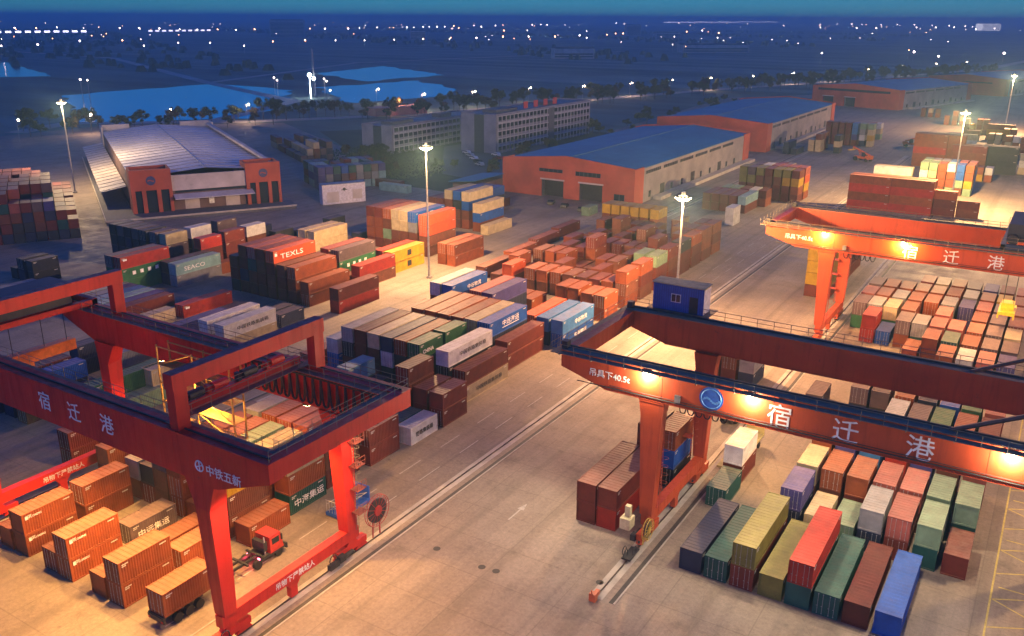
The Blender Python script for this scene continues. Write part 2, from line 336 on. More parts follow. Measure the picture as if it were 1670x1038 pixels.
# ---------------------------------------------------------------- shipping containers
CW,CHT=2.44,2.59
def corr_wall(b,p0,p1,z0,z1,nrm,n_,dep=.045):
    """trapezoid corrugation between p0,p1 (xy), outward normal nrm"""
    p0=Vector((*p0,0)); p1=Vector((*p1,0)); N=Vector((*nrm,0)); L=(p1-p0)
    prof=[]
    for i in range(n_):
        for t,d in ((0,0),(.28,0),(.5,1),(.78,1)): prof.append(((i+t)/n_,d))
    prof.append((1,0))
    for (t0,d0),(t1,d1) in zip(prof,prof[1:]):
        a=p0+L*t0-N*dep*d0; c=p0+L*t1-N*dep*d1
        b.quad((a.x,a.y,z0),(c.x,c.y,z0),(c.x,c.y,z1),(a.x,a.y,z1))
def container_mesh(L):
    b=MB(); hw=CW/2; hl=L/2; e=.03
    for x in (-hw,hw-.1):
        for y in (-hl,hl-.12): b.box(x,x+.1,y,y+.12,0,CHT)
    for x in (-hw,hw-.1):
        b.box(x,x+.1,-hl+.12,hl-.12,.0,.16); b.box(x,x+.1,-hl+.12,hl-.12,CHT-.12,CHT)
    for y in (-hl,hl-.1):
        b.box(-hw+.1,hw-.1,y,y+.1,0,.16); b.box(-hw+.1,hw-.1,y,y+.1,CHT-.16,CHT)
    k=int(L/.29)
    corr_wall(b,(hw-e,-hl+.12),(hw-e,hl-.12),.16,CHT-.12,(1,0),k)
    corr_wall(b,(-hw+e,hl-.12),(-hw+e,-hl+.12),.16,CHT-.12,(-1,0),k)
    corr_wall(b,(hw-.1,hl-e),(-hw+.1,hl-e),.16,CHT-.16,(0,1),7)
    b.quad((hw-.1,-hl+.09,.16),(hw-.1,-hl+.09,CHT-.16),(-hw+.1,-hl+.09,CHT-.16),(-hw+.1,-hl+.09,.16))
    # roof: shallow cross ribs
    kk=int(L/.6); y0=-hl+.1; st=(L-.2)/kk
    for i in range(kk):
        y=y0+i*st
        for t0,t1,za,zb in ((0,.4,0,0),(.4,.5,0,-.035),(.5,.9,-.035,-.035),(.9,1,-.035,0)):
            b.quad((-hw+.1,y+t0*st,CHT-.02+za),(hw-.1,y+t0*st,CHT-.02+za),(hw-.1,y+t1*st,CHT-.02+zb),(-hw+.1,y+t1*st,CHT-.02+zb))
    b.quad((-hw+.1,hl-.1,.05),(hw-.1,hl-.1,.05),(hw-.1,-hl+.1,.05),(-hw+.1,-hl+.1,.05))
    for x in (-hw-.006,hw-.172):
        for y in (-hl-.006,hl-.172):
            for z in (-.0,CHT-.118): b.box(x,x+.178,y,y+.178,z-.004 if z>1 else .004,z+.122)
    for k_,w_ in ((0,.75),(1,.5)): b.box(hw+.001,hw+.008,-hl+.35,-hl+.35+w_,CHT-.42-k_*.2,CHT-.30-k_*.2,1)
    b.box(hw+.001,hw+.008,hl-1.3,hl-.5,CHT-.42,CHT-.28,1); b.box(-hw-.008,-hw-.001,-hl+.4,-hl+1.2,CHT-.42,CHT-.28,1)
    for k_,w_ in ((0,.55),(1,.4)): b.box(hw-.95,hw-.95+w_,hl-.028,hl-.020,CHT-.5-k_*.2,CHT-.38-k_*.2,1)
    return b.mesh('container_%d'%round(L),[None,None])
def door_mesh():
    b=MB(); hw=CW/2
    for s in (-1,1):
        x0,x1=(-hw+.11,-.012) if s<0 else (.012,hw-.11)
        b.box(x0,x1,0,.05,.17,CHT-.17)
        for z in (.35,.95,1.55,2.1): b.box(x0+.06,x1-.06,-.018,0,z,z+.22)
        for t in (.3,.72):
            x=x0+(x1-x0)*t; b.bar((x,-.045,.12),(x,-.045,CHT-.12),.022,5,1)
            b.box(x-.12,x+.03,-.06,-.03,1.0,1.05,1); b.box(x-.05,x+.05,-.05,0,.16,.24,1); b.box(x-.05,x+.05,-.05,0,CHT-.24,CHT-.16,1)
    return b.mesh('door',[None,None])
CM={20:container_mesh(6.06),40:container_mesh(12.19)}
DM=door_mesh(); DM.materials[1]=M_galv
M_code=simple('code_mark_white',(.50,.48,.45),.6,scale=6,dirt=(.15,.08,.05),dirtamt=.9)
for q in CM.values(): q.materials[1]=M_code
LEN={20:6.06,40:12.19}
ORD=['','first','second','third','fourth','fifth','sixth','seventh','eighth','ninth','tenth','eleventh','twelfth','thirteenth','fourteenth','fifteenth','sixteenth']
ALLC=[]      # every container built, in order
REC={}
#KEEP0
KEEP={(-386,211,3),
(-384,464,0),
(-378,212,0),
(-378,212,3),
(-368,262,5),
(-361,262,5),
(-355,294,5),
(-354,277,5),
(-353,262,3),
(-353,262,5),
(-339,230,5),
(-335,294,5),
(-334,230,0),
(-334,230,3),
(-334,230,5),
(-334,281,3),
(-334,281,5),
(-333,265,5),
(-328,249,3),
(-322,248,0),
(-322,248,3),
(-322,326,3),
(-316,326,0),
(-316,326,3),
(-314,207,0),
(-308,207,0),
(-302,207,0),
(-293,352,8),
(-289,260,8),
(-287,352,8),
(-286,201,0),
(-285,222,0),
(-284,259,8),
(-282,352,8),
(-279,410,8),
(-278,259,8),
(-276,352,8),
(-273,259,8),
(-271,290,5),
(-271,352,8),
(-270,408,3),
(-270,408,5),
(-267,205,0),
(-267,259,5),
(-265,165,3),
(-265,290,3),
(-265,290,5),
(-264,165,0),
(-263,404,0),
(-262,315,3),
(-262,349,3),
(-262,349,5),
(-262,349,8),
(-261,259,3),
(-261,259,5),
(-259,135,3),
(-257,315,0),
(-257,315,3),
(-254,260,0),
(-254,260,3),
(-253,290,0),
(-253,290,3),
(-252,135,3),
(-250,205,3),
(-247,165,3),
(-246,342,3),
(-245,229,0),
(-244,135,0),
(-241,205,0),
(-241,205,3),
(-240,342,0),
(-240,342,3),
(-239,472,0),
(-238,259,0),
(-238,259,3),
(-230,148,3),
(-227,165,3),
(-227,420,0),
(-225,392,0),
(-224,148,0),
(-222,363,0),
(-218,334,0),
(-208,120,0),
(-208,120,3),
(-205,336,3),
(-205,424,3),
(-201,351,3),
(-199,216,3),
(-199,321,3),
(-198,216,0),
(-198,274,5),
(-195,352,3),
(-192,120,3),
(-192,216,3),
(-192,216,5),
(-192,273,5),
(-189,351,3),
(-189,410,5),
(-188,321,3),
(-186,216,5),
(-185,91,0),
(-184,245,5),
(-182,321,3),
(-182,366,3),
(-182,366,5),
(-182,441,5),
(-180,91,0),
(-180,91,3),
(-180,106,0),
(-180,106,3),
(-180,120,0),
(-180,120,3),
(-180,216,5),
(-179,245,5),
(-179,273,5),
(-177,192,3),
(-175,120,0),
(-175,120,3),
(-175,216,3),
(-175,216,5),
(-175,298,0),
(-175,321,3),
(-175,381,3),
(-174,273,5),
(-173,245,5),
(-170,120,3),
(-169,91,0),
(-169,216,5),
(-169,321,3),
(-169,395,5),
(-168,148,5),
(-167,245,5),
(-164,106,0),
(-164,120,0),
(-164,120,3),
(-164,210,5),
(-164,224,5),
(-164,305,3),
(-163,91,0),
(-163,91,3),
(-163,148,5),
(-163,351,3),
(-163,536,3),
(-162,134,5),
(-162,245,5),
(-158,305,3),
(-157,134,5),
(-157,148,5),
(-157,321,3),
(-157,381,5),
(-156,245,5),
(-156,274,3),
(-154,192,5),
(-152,91,0),
(-152,105,0),
(-152,216,3),
(-152,216,5),
(-151,134,5),
(-151,148,5),
(-150,273,3),
(-150,302,3),
(-149,245,0),
(-149,245,3),
(-148,120,0),
(-148,120,3),
(-148,178,0),
(-148,192,3),
(-147,91,0),
(-147,91,3),
(-147,106,0),
(-146,216,0),
(-146,216,3),
(-145,302,0),
(-145,302,3),
(-145,321,3),
(-145,321,5),
(-145,336,5),
(-145,366,5),
(-145,381,5),
(-145,395,5),
(-144,134,0),
(-144,134,3),
(-144,163,0),
(-144,163,3),
(-144,273,0),
(-144,273,3),
(-144,351,5),
(-142,120,0),
(-142,178,0),
(-142,192,0),
(-142,192,3),
(-134,92,1),
(-101,582,0),
(-101,582,3),
(-101,582,5),
(-101,582,8),
(-101,662,5),
(-95,786,5),
(-95,786,8),
(-95,786,10),
(-81,176,0),
(-81,176,3),
(-81,268,3),
(-76,176,0),
(-76,176,3),
(-76,582,0),
(-76,582,3),
(-76,582,5),
(-76,582,8),
(-75,268,0),
(-75,268,3),
(-73,195,3),
(-72,195,0),
(-72,195,5),
(-65,770,5),
(-65,770,8),
(-59,206,3),
(-58,192,0),
(-58,206,0),
(-58,584,0),
(-58,584,3),
(-58,584,5),
(-57,349,3),
(-53,170,0),
(-52,262,0),
(-52,349,3),
(-51,334,0),
(-51,334,3),
(-48,170,0),
(-46,334,0),
(-46,349,3),
(-45,586,0),
(-45,586,3),
(-44,778,3),
(-44,778,5),
(-44,778,8),
(-42,170,0),
(-42,170,3),
(-40,192,0),
(-40,192,3),
(-40,206,3),
(-40,262,3),
(-40,349,3),
(-40,363,3),
(-39,334,3),
(-36,170,0),
(-34,192,0),
(-34,206,3),
(-34,262,3),
(-34,319,0),
(-34,334,3),
(-34,363,3),
(-31,170,0),
(-31,170,3),
(-29,206,3),
(-29,319,3),
(-28,192,0),
(-28,248,3),
(-28,334,3),
(-28,349,3),
(-28,363,3),
(-28,378,3),
(-27,262,3),
(-25,170,0),
(-23,192,0),
(-23,192,3),
(-23,206,3),
(-23,319,3),
(-23,334,3),
(-22,248,3),
(-22,304,3),
(-22,363,3),
(-21,263,3),
(-19,170,0),
(-17,192,0),
(-17,192,3),
(-17,206,3),
(-17,319,3),
(-16,248,3),
(-16,262,3),
(-16,304,3),
(-16,334,3),
(-16,349,3),
(-16,363,3),
(-14,170,0),
(-11,192,0),
(-11,192,3),
(-11,206,3),
(-11,304,3),
(-11,319,3),
(-11,334,3),
(-11,349,3),
(-10,248,3),
(-5,192,0),
(-5,206,3),
(-5,248,3),
(-5,304,3),
(-5,319,3),
(-5,334,3),
(-5,349,3)}
#KEEP1
STUFF=[]
class Nul(dict): pass
def put(code,L,x,y,z,rz=0,flip=False,marks=None):
    """x,y = centre.  The 300 containers that show largest are objects; the others go to one mesh"""
    key=(round(x*2),round(y*2),round(z))
    if KEEP is not None and key not in KEEP:
        STUFF.append((code,L,x,y,z,rz)); return Nul()
    o=bpy.data.objects.new('shipping_container',CM[L]); col.objects.link(o)
    o.location=(x,y,z); o.rotation_euler=(0,0,rz)
    o.material_slots[0].link='OBJECT'; o.material_slots[0].material=PM[code]
    o.material_slots[1].link='DATA'; o['category']='container'
    d=None
    if (y<200):
        d=bpy.data.objects.new('door',DM); col.objects.link(d); d.parent=o
        if flip: d.location=(0,LEN[L]/2+.01-.06,0); d.rotation_euler=(0,0,math.pi)
        else: d.location=(0,-LEN[L]/2+.05,0)
        d.material_slots[0].link='OBJECT'; d.material_slots[0].material=PM[code]
        d.material_slots[1].link='DATA'
    ALLC.append((o,key)); return o
TIER={1:['alone'],2:['on top','at bottom'],3:['on top','in middle','at bottom'],4:['on top','second down','third down','at bottom'],
 5:['on top','second down','third down','fourth down','at bottom']}
rnd=random.Random(3)
def block(bname,group,rows,place=None):
    """rows: list of (y0, size, [(x_right, 'codes top to bottom'), ...]) ; '.' = gap filled by nothing"""
    for ri,(y0,L,stacks) in enumerate(rows):
        st=sorted(stacks,key=lambda s:s[0])
        for ci,sk in enumerate(st):
            x,codes=sk[0],sk[1]; yy=y0+(sk[2] if len(sk)>2 else 0)+rnd.uniform(-.12,.12); LL=sk[3] if len(sk)>3 else L
            nT=len(codes)
            for t,c in enumerate(codes):
                z=(nT-1-t)*(CHT+.012)+.01; dx=rnd.uniform(-.05,.05)
                fl=rnd.random()<.45
                cx,cy=x-CW/2+dx,yy+LEN[LL]/2
                if place: (cx,cy,rz)=place(cx,cy)
                else: rz=rnd.uniform(-.004,.004)
                o=put(c,LL,cx,cy,z,rz,fl)
                cn=PAL[c.upper()][1]; ln='long' if LL==40 else 'short'
                tn=TIER[nT][t] if nT in TIER else 'tier %d'%(t+1)
                rown=ORD[ri+1] if ri+1<len(ORD) else 'far'
                o['label']=f"{cn} {ln} container {tn}, {ORD[ci+1]} stack from left, {rown} row, {bname}"
                o['group']=group
                REC[(round(x,1),round(y0,1),t)]=o

G='containers stacked under the left gantry crane'
block('under left crane',G,[
 (42.5,20,[(-91.5,'O'),(-88.7,'OO'),(-83.2,'R'),(-80.5,'OO'),(-74.9,'O'),(-72.1,'OO')]),
 (49.7,20,[(-88.9,'OO'),(-80.8,'H'),(-75.0,'O'),(-72.2,'O')]),
 (56.9,20,[(-103,'RR'),(-94.7,'OO'),(-88.9,'SN'),(-86.1,'KR'),(-83.6,'HNN'),(-80.8,'OOO'),(-78.0,'O'),(-73.0,'YNN'),(-69.7,'O')]),
 (64.0,20,[(-88.6,'OO'),(-85.7,'OO'),(-82.9,'ONO'),(-80.0,'OOO'),(-77.2,'LOO'),(-74.0,'MON'),(-70.8,'MOT')]),
 (71.1,20,[(-88.6,'HN'),(-85.8,'SN'),(-82.9,'SNO'),(-80.1,'OOO'),(-77.2,'UOO'),(-74.4,'UNO'),(-71.5,'NR')]),
 (78.5,20,[(-85.8,'NN'),(-82.9,'RN'),(-79.4,'HN'),(-76.5,'RR'),(-73.7,'NN'),(-70.8,'RR')]),
])
G='containers in the middle yard beside the left crane rail'
_fill=random.Random(31)
def fill(rows,lo,hi,p):
    out=[]
    for r_ in rows:
        y,L,st=r_
        if lo<=y<=hi:
            st=list(st); xs=[q[0] for q in st]
            for k in range(11):
                x=-71.2-3.03*k
                if all(abs(x-q)>2.75 for q in xs) and _fill.random()<p: st.append((round(x,2),_fill.choice(('N','R','O','NN','RN','ON')))); xs.append(x)
        out.append((y,L,st))
    return out
block('middle yard',G,fill([
 (86.0,20,[(-85.5,'RD'),(-72.7,'T'),(-70.0,'W')]),
 (93.1,20,[(-87.4,'AL'),(-84.5,'D'),(-75.8,'RRR'),(-72.6,'RR'),(-69.7,'RR')]),
 (99.2,20,[(-84.9,'R',-.6),(-81.9,'D',-3)] if 0 else [(-101.5,'U')]),
 (102.0,40,[(-98.0,'WC'),(-94.6,'SKN'),(-91.8,'RRN'),(-89.0,'MNN'),(-86.2,'DWK'),(-83.4,'OKK'),(-80.6,'GTK',0,20),(-80.62,'GKN',6.9,20),(-75.0,'WKN'),(-71.9,'RM')]),
 (116.3,40,[(-100.3,'O'),(-97.2,'OD'),(-93.9,'OD'),(-91.0,'ONR'),(-88.2,'OOR'),(-85.4,'ONN'),(-82.5,'ONN'),(-79.7,'MNN'),(-76.9,'BDN'),(-73.4,'RR')]),
 (130.6,40,[(-97.9,'WNN'),(-95.0,'BKN'),(-88.4,'UNN'),(-85.6,'PDN'),(-79.6,'O'),(-76.7,'FN'),(-73.7,'CD'),(-70.8,'CB')]),
 (149.8,20,[(-95.6,'N',-4),(-89.0,'O',-4),(-86.2,'O',-4),(-80.6,'OO'),(-77.8,'OO'),(-74.0,'ON',-1.8),(-71.1,'OO',-1.8)]),
 (157.6,20,[(-98.5,'FN'),(-92.7,'ON'),(-89.6,'ON'),(-86.5,'ON'),(-83.4,'NN'),(-80.3,'NN'),(-77.2,'RN'),(-74.2,'OM'),(-71.1,'ONO')]),
 (164.9,20,[(-101.5,'ON'),(-92.7,'R'),(-89.6,'ON'),(-86.5,'N'),(-80.3,'OO'),(-77.2,'N'),(-74.0,'RN'),(-71.1,'ORN')]),
 (172.7,20,[(-99.5,'NN'),(-96.4,'ON'),(-93.3,'ON'),(-86.5,'N'),(-80.3,'NN'),(-74.0,'LNR'),(-71.0,'LRR')]),
 (180.0,20,[(-99.5,'N'),(-96.4,'RN'),(-89.6,'RON'),(-86.4,'N'),(-80.2,'NR'),(-77.1,'RR'),(-71.2,'RNR')]),
 (187.3,20,[(-99.5,'RN'),(-96.4,'N'),(-86.4,'RN'),(-83.2,'NN'),(-77.1,'RON'),(-74.0,'NN'),(-71.2,'KRR')]),
 (194.6,20,[(-96.4,'NR'),(-89.6,'RN'),(-83.2,'NNR'),(-80.2,'RN'),(-74.2,'RMR'),(-71.3,'ORR')]),
 (201.9,20,[(-93.4,'NNR'),(-86.4,'RN'),(-83.2,'RR'),(-77.1,'NRN'),(-74.2,'NNN'),(-71.4,'OOR')]),
 (209.2,20,[(-89.6,'NN'),(-80.2,'RRN'),(-77.1,'NR'),(-74.2,'RRR'),(-71.5,'ORO')]),
 (217.6,20,[(-104.0,'YRR'),(-101.2,'YRN'),(-98.4,'YRR'),(-95.6,'YNR'),(-92.8,'YRR'),(-89.8,'YOR')]),
],157,210,.85))
G='containers in the left yard behind the left crane'
block('left yard',G,[
 (61.5,40,[(-128.2,'RD'),(-124.6,'BD'),(-121.0,'N')]),
 (68.0,40,[(-114.0,'GG'),(-111.0,'L')]),
 (76.5,40,[(-131.0,'DD'),(-122.5,'SN'),(-112.2,'MW')]),
 (82.5,20,[(-120.5,'M'),(-116.5,'KD'),(-108.6,'N')]),
 (97.5,40,[(-167.2,'H'),(-164.3,'S'),(-161.5,'P'),(-158.6,'C'),(-155.8,'A'),(-152.9,'P'),(-150.0,'R'),(-141.7,'M',0,20)]),
 (96.4,40,[(-132.3,'P'),(-123.6,'WM'),(-119.2,'WM')]),
 (105.0,40,[(-141.4,'E')]),
 (109.0,40,[(-168.4,'HGD'),(-165.6,'EGG')]),
 (110.0,20,[(-124.2,'D',1.5),(-121.2,'D',1.5)]),
 (118.2,40,[(-162.6,'KD'),(-159.8,'AS')]),
])
block('tall left stacks','tall container stacks in the left yard',[
 (123.6,40,[(-146.2,'NRK'),(-143.4,'RRDN'),(-140.7,'UTNN'),(-137.9,'RNRN'),(-135.0,'FRNN'),(-132.1,'NRN'),(-129.1,'OOR'),(-125.8,'OO'),(-117.6,'RE')]),
 (138.7,40,[(-137.0,'MK'),(-134.2,'UNN'),(-131.3,'HGN'),(-128.4,'R'),(-125.4,'EN')]),
 (151.6,40,[(-129.9,'EN'),(-127.1,'YY')]),
 (157.0,40,[(-159.6,'MK'),(-156.6,'MM')]),
 (165.0,40,[(-121.7,'OO'),(-118.9,'OO')]),
 (169.8,40,[(-147.7,'ROOR',0),(-145.0,'ROOR'),(-142.3,'ONLN'),(-139.6,'MMNR'),(-137.0,'MMNO'),(-134.2,'BSNN'),(-129.7,'FFNN',-1.6)]),
 (199.0,40,[(-150.0,'RRN'),(-147.2,'RNN'),(-144.3,'MNNR'),(-141.4,'BKNN'),(-138.4,'MBNO'),(-134.0,'MBO',-1),(-130.0,'M',-3)]),
 (214.0,40,[(-150.0,'PPN'),(-147.0,'PDN'),(-144.0,'BDN')]),
])
block('by grey warehouse','containers in front of the grey roofed warehouse',[
 (102.8,20,[(-194.8,'K'),(-191.6,'KD'),(-188.0,'KK')]),
 (114.0,20,[(-176.0,'D',6)]),
 (88.0,40,[(-182.0,'S'),(-179.0,'C'),(-176.0,'P'),(-173.0,'A')]),
 (128.0,20,[(-194.5,'KKD'),(-191.6,'HKD'),(-188.7,'KDK'),(-185.8,'HKN'),(-182.9,'KKK'),(-179.2,'HDK'),(-175.5,'MHH')]),
 (129.6,20,[(-160.0,'O'),(-165.2,'ERR')]),
 (136.0,20,[(-176.0,'WDD',-.4),(-166.0,'RRR',1.4),(-160.2,'N')]),
 (144.1,20,[(-182.5,'D'),(-176.5,'HKD'),(-173.0,'RR'),(-166.1,'WNN')]),
 (152.0,20,[(-172.5,'DD'),(-168.0,'D'),(-164.5,'KD')]),
 (163.5,20,[(-170.0,'D'),(-166.5,'B'),(-160.5,'D')]),
 (170.0,20,[(-163.5,'KG'),(-153.5,'D')]),
])
block('along long road','long boxes lined beside the middle yard road',[
 (160.8,40,[(-107.6,'N')]),
 (175.6,40,[(-109.6,'O')]),
 (190.0,40,[(-111.2,'R')]),
 (204.0,40,[(-112.5,'R')]),
 (233.0,20,[(-118.5,'L')]),
 (228.0,20,[(-151,'TN'),(-147,'R')]),
])
G='containers stacked under the near right gantry crane'
block('under near right crane',G,[
 (79.0,40,[(-25.4,'d'),(-22.6,'t'),(-19.8,'VR'),(-16.9,'V'),(-14.1,'et'),(-11.3,'t'),(-8.5,'r'),(-5.6,'b')]),
 (93.1,20,[(-27.7,'T'),(-18.9,'PD'),(-16.0,'M'),(-13.0,'L'),(-10.1,'SD'),(-7.25,'UR'),(-4.3,'LT'),(-1.35,'R')]),
 (100.0,20,[(-28.0,'WR'),(-18.9,'MN'),(-16.0,'ON'),(-13.1,'OR'),(-10.1,'UR'),(-7.2,'UR'),(-4.3,'LT'),(-1.4,'LT')]),
 (107.3,20,[(-18.9,'OO'),(-16.0,'PD'),(-13.1,'CB'),(-10.1,'ER'),(-7.2,'PB'),(-4.3,'NN'),(-1.4,'UN')]),
 (120.9,20,[(-12.7,'WN'),(-9.8,'HN'),(-6.9,'GK'),(-4.0,'OR'),(-1.1,'RN')]),
 (128.2,20,[(-24.9,'H'),(-18.6,'HD'),(-15.7,'HK'),(-12.4,'OD'),(-9.5,'DD'),(-6.6,'BD'),(-3.8,'GK'),(-1.0,'UR')]),
])
block('beside right crane leg','containers standing left of the near right crane leg',[
 (81.7,40,[(-39.4,'RR'),(-36.8,'RE')]),
 (94.6,20,[(-37.7,'NRR'),(-35.0,'OBK')]),
 (131.0,20,[(-42.0,'RN'),(-39.2,'NR'),(-36.3,'SD')]),
])
G='containers stacked under the far right gantry crane'
block('under far right crane',G,[
 (148.8,20,[(-9.9,'ON'),(-6.95,'WR'),(-4.1,'UN'),(-1.2,'PD')]),
 (156.5,20,[(-16.0,'R'),(-13.1,'RR'),(-10.1,'TT'),(-7.05,'ON'),(-4.1,'HD'),(-1.2,'HP')]),
 (164.0,20,[(-24.3,'EE'),(-21.6,'B'),(-18.5,'HO'),(-15.8,'ST'),(-13.0,'UR'),(-10.1,'UR'),(-7.05,'OO'),(-4.1,'HD'),(-1.2,'MS')]),
 (171.3,20,[(-27.4,'HG'),(-24.8,'SG'),(-21.9,'MG'),(-18.8,'ON'),(-15.9,'R'),(-13.0,'UR'),(-7.0,'ON'),(-4.1,'HN'),(-1.2,'RR')]),
 (178.6,20,[(-27.4,'UG'),(-24.6,'OG'),(-21.7,'SN'),(-18.8,'OO'),(-15.9,'ON'),(-13.0,'SN'),(-9.9,'PP'),(-7.0,'UN'),(-4.1,'HN'),(-1.2,'ON')]),
 (185.9,20,[(-27.4,'HN'),(-24.5,'ON'),(-21.6,'ON'),(-18.7,'ON'),(-15.8,'ON'),(-12.9,'ON'),(-10.0,'SN'),(-7.0,'ON'),(-4.1,'YN'),(-1.2,'ON')]),
 (193.2,20,[(-24.5,'R'),(-18.7,'UN'),(-15.8,'MN'),(-12.9,'OR'),(-10.0,'HP'),(-7.0,'PD'),(-4.1,'RN'),(-1.2,'UN')]),
 (200.5,20,[(-18.7,'U'),(-10.0,'N'),(-7.0,'S'),(-4.1,'U'),(-1.2,'R')]),
])
block('beside far crane leg','containers standing behind the far right crane leg',[
 (187.0,20,[(-40.4,'YYYR'),(-37.7,'YYVR')]),
 (194.2,40,[(-40.5,'ONRO'),(-37.7,'ORON')]),
 (207.4,40,[(-37.8,'NRO')]),
])
G='containers in the yard before the red warehouses'
block('by red warehouse',G,[
 (244.0,20,[(-77.8,'WW')]),
 (262.0,40,[(-91.4,'RN'),(-88.6,'RR'),(-85.8,'NR'),(-83.0,'RN'),(-80.2,'AR')]),
 (275.5,20,[(-90.0,'LR'),(-87.0,'LN'),(-84.0,'RR'),(-81.0,'WR'),(-78.0,'RO')]),
 (287.0,20,[(-88.3,'VVNR'),(-85.5,'HVNR'),(-82.7,'VRRN'),(-79.9,'RNRR'),(-77.0,'VNRR'),(-74.1,'VYRR'),(-71.2,'RYOR')]),
 (294.3,20,[(-88.3,'MRN'),(-85.5,'HNRN'),(-82.7,'WNNR'),(-79.9,'UNRR'),(-77.0,'UNNR'),(-74.1,'UORR'),(-71.2,'UFYO')]),
 (350.0,20,[(-93.0,'U'),(-90.0,'M')]),
])
G='containers in the far right yard'
block('far right yard',G,[
 (330.0,20,[(-39.4,'LWMM'),(-36.6,'LMOO'),(-33.8,'OOON'),(-31.0,'WOOL'),(-28.2,'BBLN'),(-25.4,'OOYL')]),
 (337.5,20,[(-39.4,'LMMN'),(-36.6,'SMOO'),(-33.8,'SOON'),(-31.0,'COON'),(-28.2,'UBLN'),(-25.4,'UBBB')]),
 (410.0,20,[(-97.0,'MM'),(-94.0,'RMM'),(-86.0,'KMK')]),
 (418.0,20,[(-97.0,'OR'),(-94.0,'ORR')]),
 (440.0,20,[(-97.0,'RRRO'),(-94.0,'NRRR'),(-91.0,'RNRR'),(-88.0,'RRNR'),(-85.0,'CCPR'),(-81.5,'LSWD'),(-78.0,'LMYM')]),
 (560.0,20,[(-60.0,'OO'),(-56.0,'ORO'),(-52.0,'MO'),(-20.0,'OR'),(-16.0,'MOO')]),
 (450.0,20,[(-22.0,'OMO'),(-19.0,'WOO'),(-16.0,'OOR'),(-12.0,'MO')]),
 (470.0,20,[(-83.0,'UWL'),(-80.0,'WML')]),
 (520.0,20,[(-46.0,'MOO'),(-43.0,'YO'),(-40.0,'OOM'),(-37.0,'NOR'),(-34.0,'WO')]),
 (480.0,20,[(-31.0,'OR'),(-28.0,'MM'),(-25.0,'YOO'),(-22.0,'OOM')]),
 (365.0,20,[(-25.0,'OY'),(-22.0,'WO')]),
 (600.0,20,[(-78.0,'RR'),(-74.0,'MO'),(-70.0,'NO')]),
 (395.0,40,[(-104.0,'DD'),(-100.5,'D')]),
])
def rotrow(bname,group,items):
    for ri,(x,y,L,codes) in enumerate(items):
        nT=len(codes)
        for t,c in enumerate(codes):
            o=put(c,L,x+LEN[L]/2,y+CW/2,(nT-1-t)*(CHT+.012)+.01,math.pi/2,False)
            o['label']=f"{PAL[c][1]} {'long' if L==40 else 'short'} sideways container {TIER[nT][t]}, {ORD[ri+1] if ri<14 else 'last'} stack of {bname}"; o['group']=group
rotrow('red wall beyond far crane','sideways containers beyond the far right crane',[(-56.5,290,40,'OEOE'),(-44.2,290,40,'OEOE'),(-31.8,291,20,'ORR'),(-56.4,293,40,'ORNR'),(-44.1,293,40,'ORRN'),(-25.5,292,20,'RN'),(-33,300,20,'WM')])
rotrow('pale row beyond red wall','sideways pale containers in the far right yard',[(-56.6,330,40,'WMM'),(-56.6,333,40,'MLN')])
rotrow('orange wall far right','sideways containers of the orange and dark far stacks',[(-53.4,392,40,'OOEOO'),(-41.0,392,20,'OOOOO'),(-53.4,395,40,'OOOOO'),(-41.0,395,20,'OOOON'),(-38.4,384,40,'RNNN'),(-34.5,388,20,'ORNN'),(-28.0,388,40,'KKKK'),(-28.0,391,40,'KDKK'),(-15.4,392,20,'SWM'),(-62,470,40,'MM'),(-49.5,471,40,'MW'),(-44,490,20,'OM'),(-36,500,40,'OYO'),(-24,495,20,'W')])
# the block at far left is turned to face the grey roofed warehouse
D1=Vector((.51,.86)).normalized(); D2=Vector((-D1.y,D1.x))
def placeL(cx,cy):
    p=Vector((-219.5,134.3))+D1*cx+D2*cy
    return p.x,p.y,math.atan2(D2.y,D2.x)-math.pi/2
rl=random.Random(11)
rows=[]
cs='KNDRKDTNKRDRNRKD'; ts='OROUONROUOHORON'  # dark fronts and orange tops: shade and lamplight put into the paint codes
for r in range(9):
    st=[]
    for c in range(12 if r<6 else 15):
        nT=5 if c>1 else (2 if c==0 else 3)
        if r in (0,1) and c in (2,3,4): nT=4
        if r>4: nT=4 if c>2 else 2
        if rl.random()<.12: nT=max(1,nT-1)
        codes=rl.choice(ts if r else 'HUNPR')+''.join(rl.choice(cs) for _ in range(nT-1))
        st.append((-c*2.62,codes))
    rows.append((r*6.7+(.0 if r<5 else 3),20,st))
block('far left block','containers in the far left block',rows,placeL)
rows=[]
for r in range(3):
    rows.append((r*6.8,20,[(c*2.7,''.join(rl.choice('BDRKANHTPS') for _ in range(rl.choice((2,3,3))))) for c in range(9)]))
def placeB(cx,cy):
    p=Vector((-213,221))+D1*cx+D2*cy; return p.x,p.y,math.atan2(D2.y,D2.x)-math.pi/2
block('behind grey warehouse','containers stacked right behind the grey roofed warehouse',rows,placeB)
def placeB2(cx,cy):
    p=Vector((-262,262))+D1*cx+D2*cy; return p.x,p.y,math.atan2(D2.y,D2.x)-math.pi/2
block('beyond grey warehouse','containers in the dark yard beyond the grey roofed warehouse',[(r*14,40,[(c*2.7,''.join(rl.choice('RBNRHDM') for _ in range(rl.choice((1,2,3))))) for c in range(5)]) for r in range(4)],placeB2)
rotrow('red row by lawn','containers by the lawn behind the left yard',[(-205,236,40,'R'),(-198,231,40,'A'),(-214,243,20,'D')])

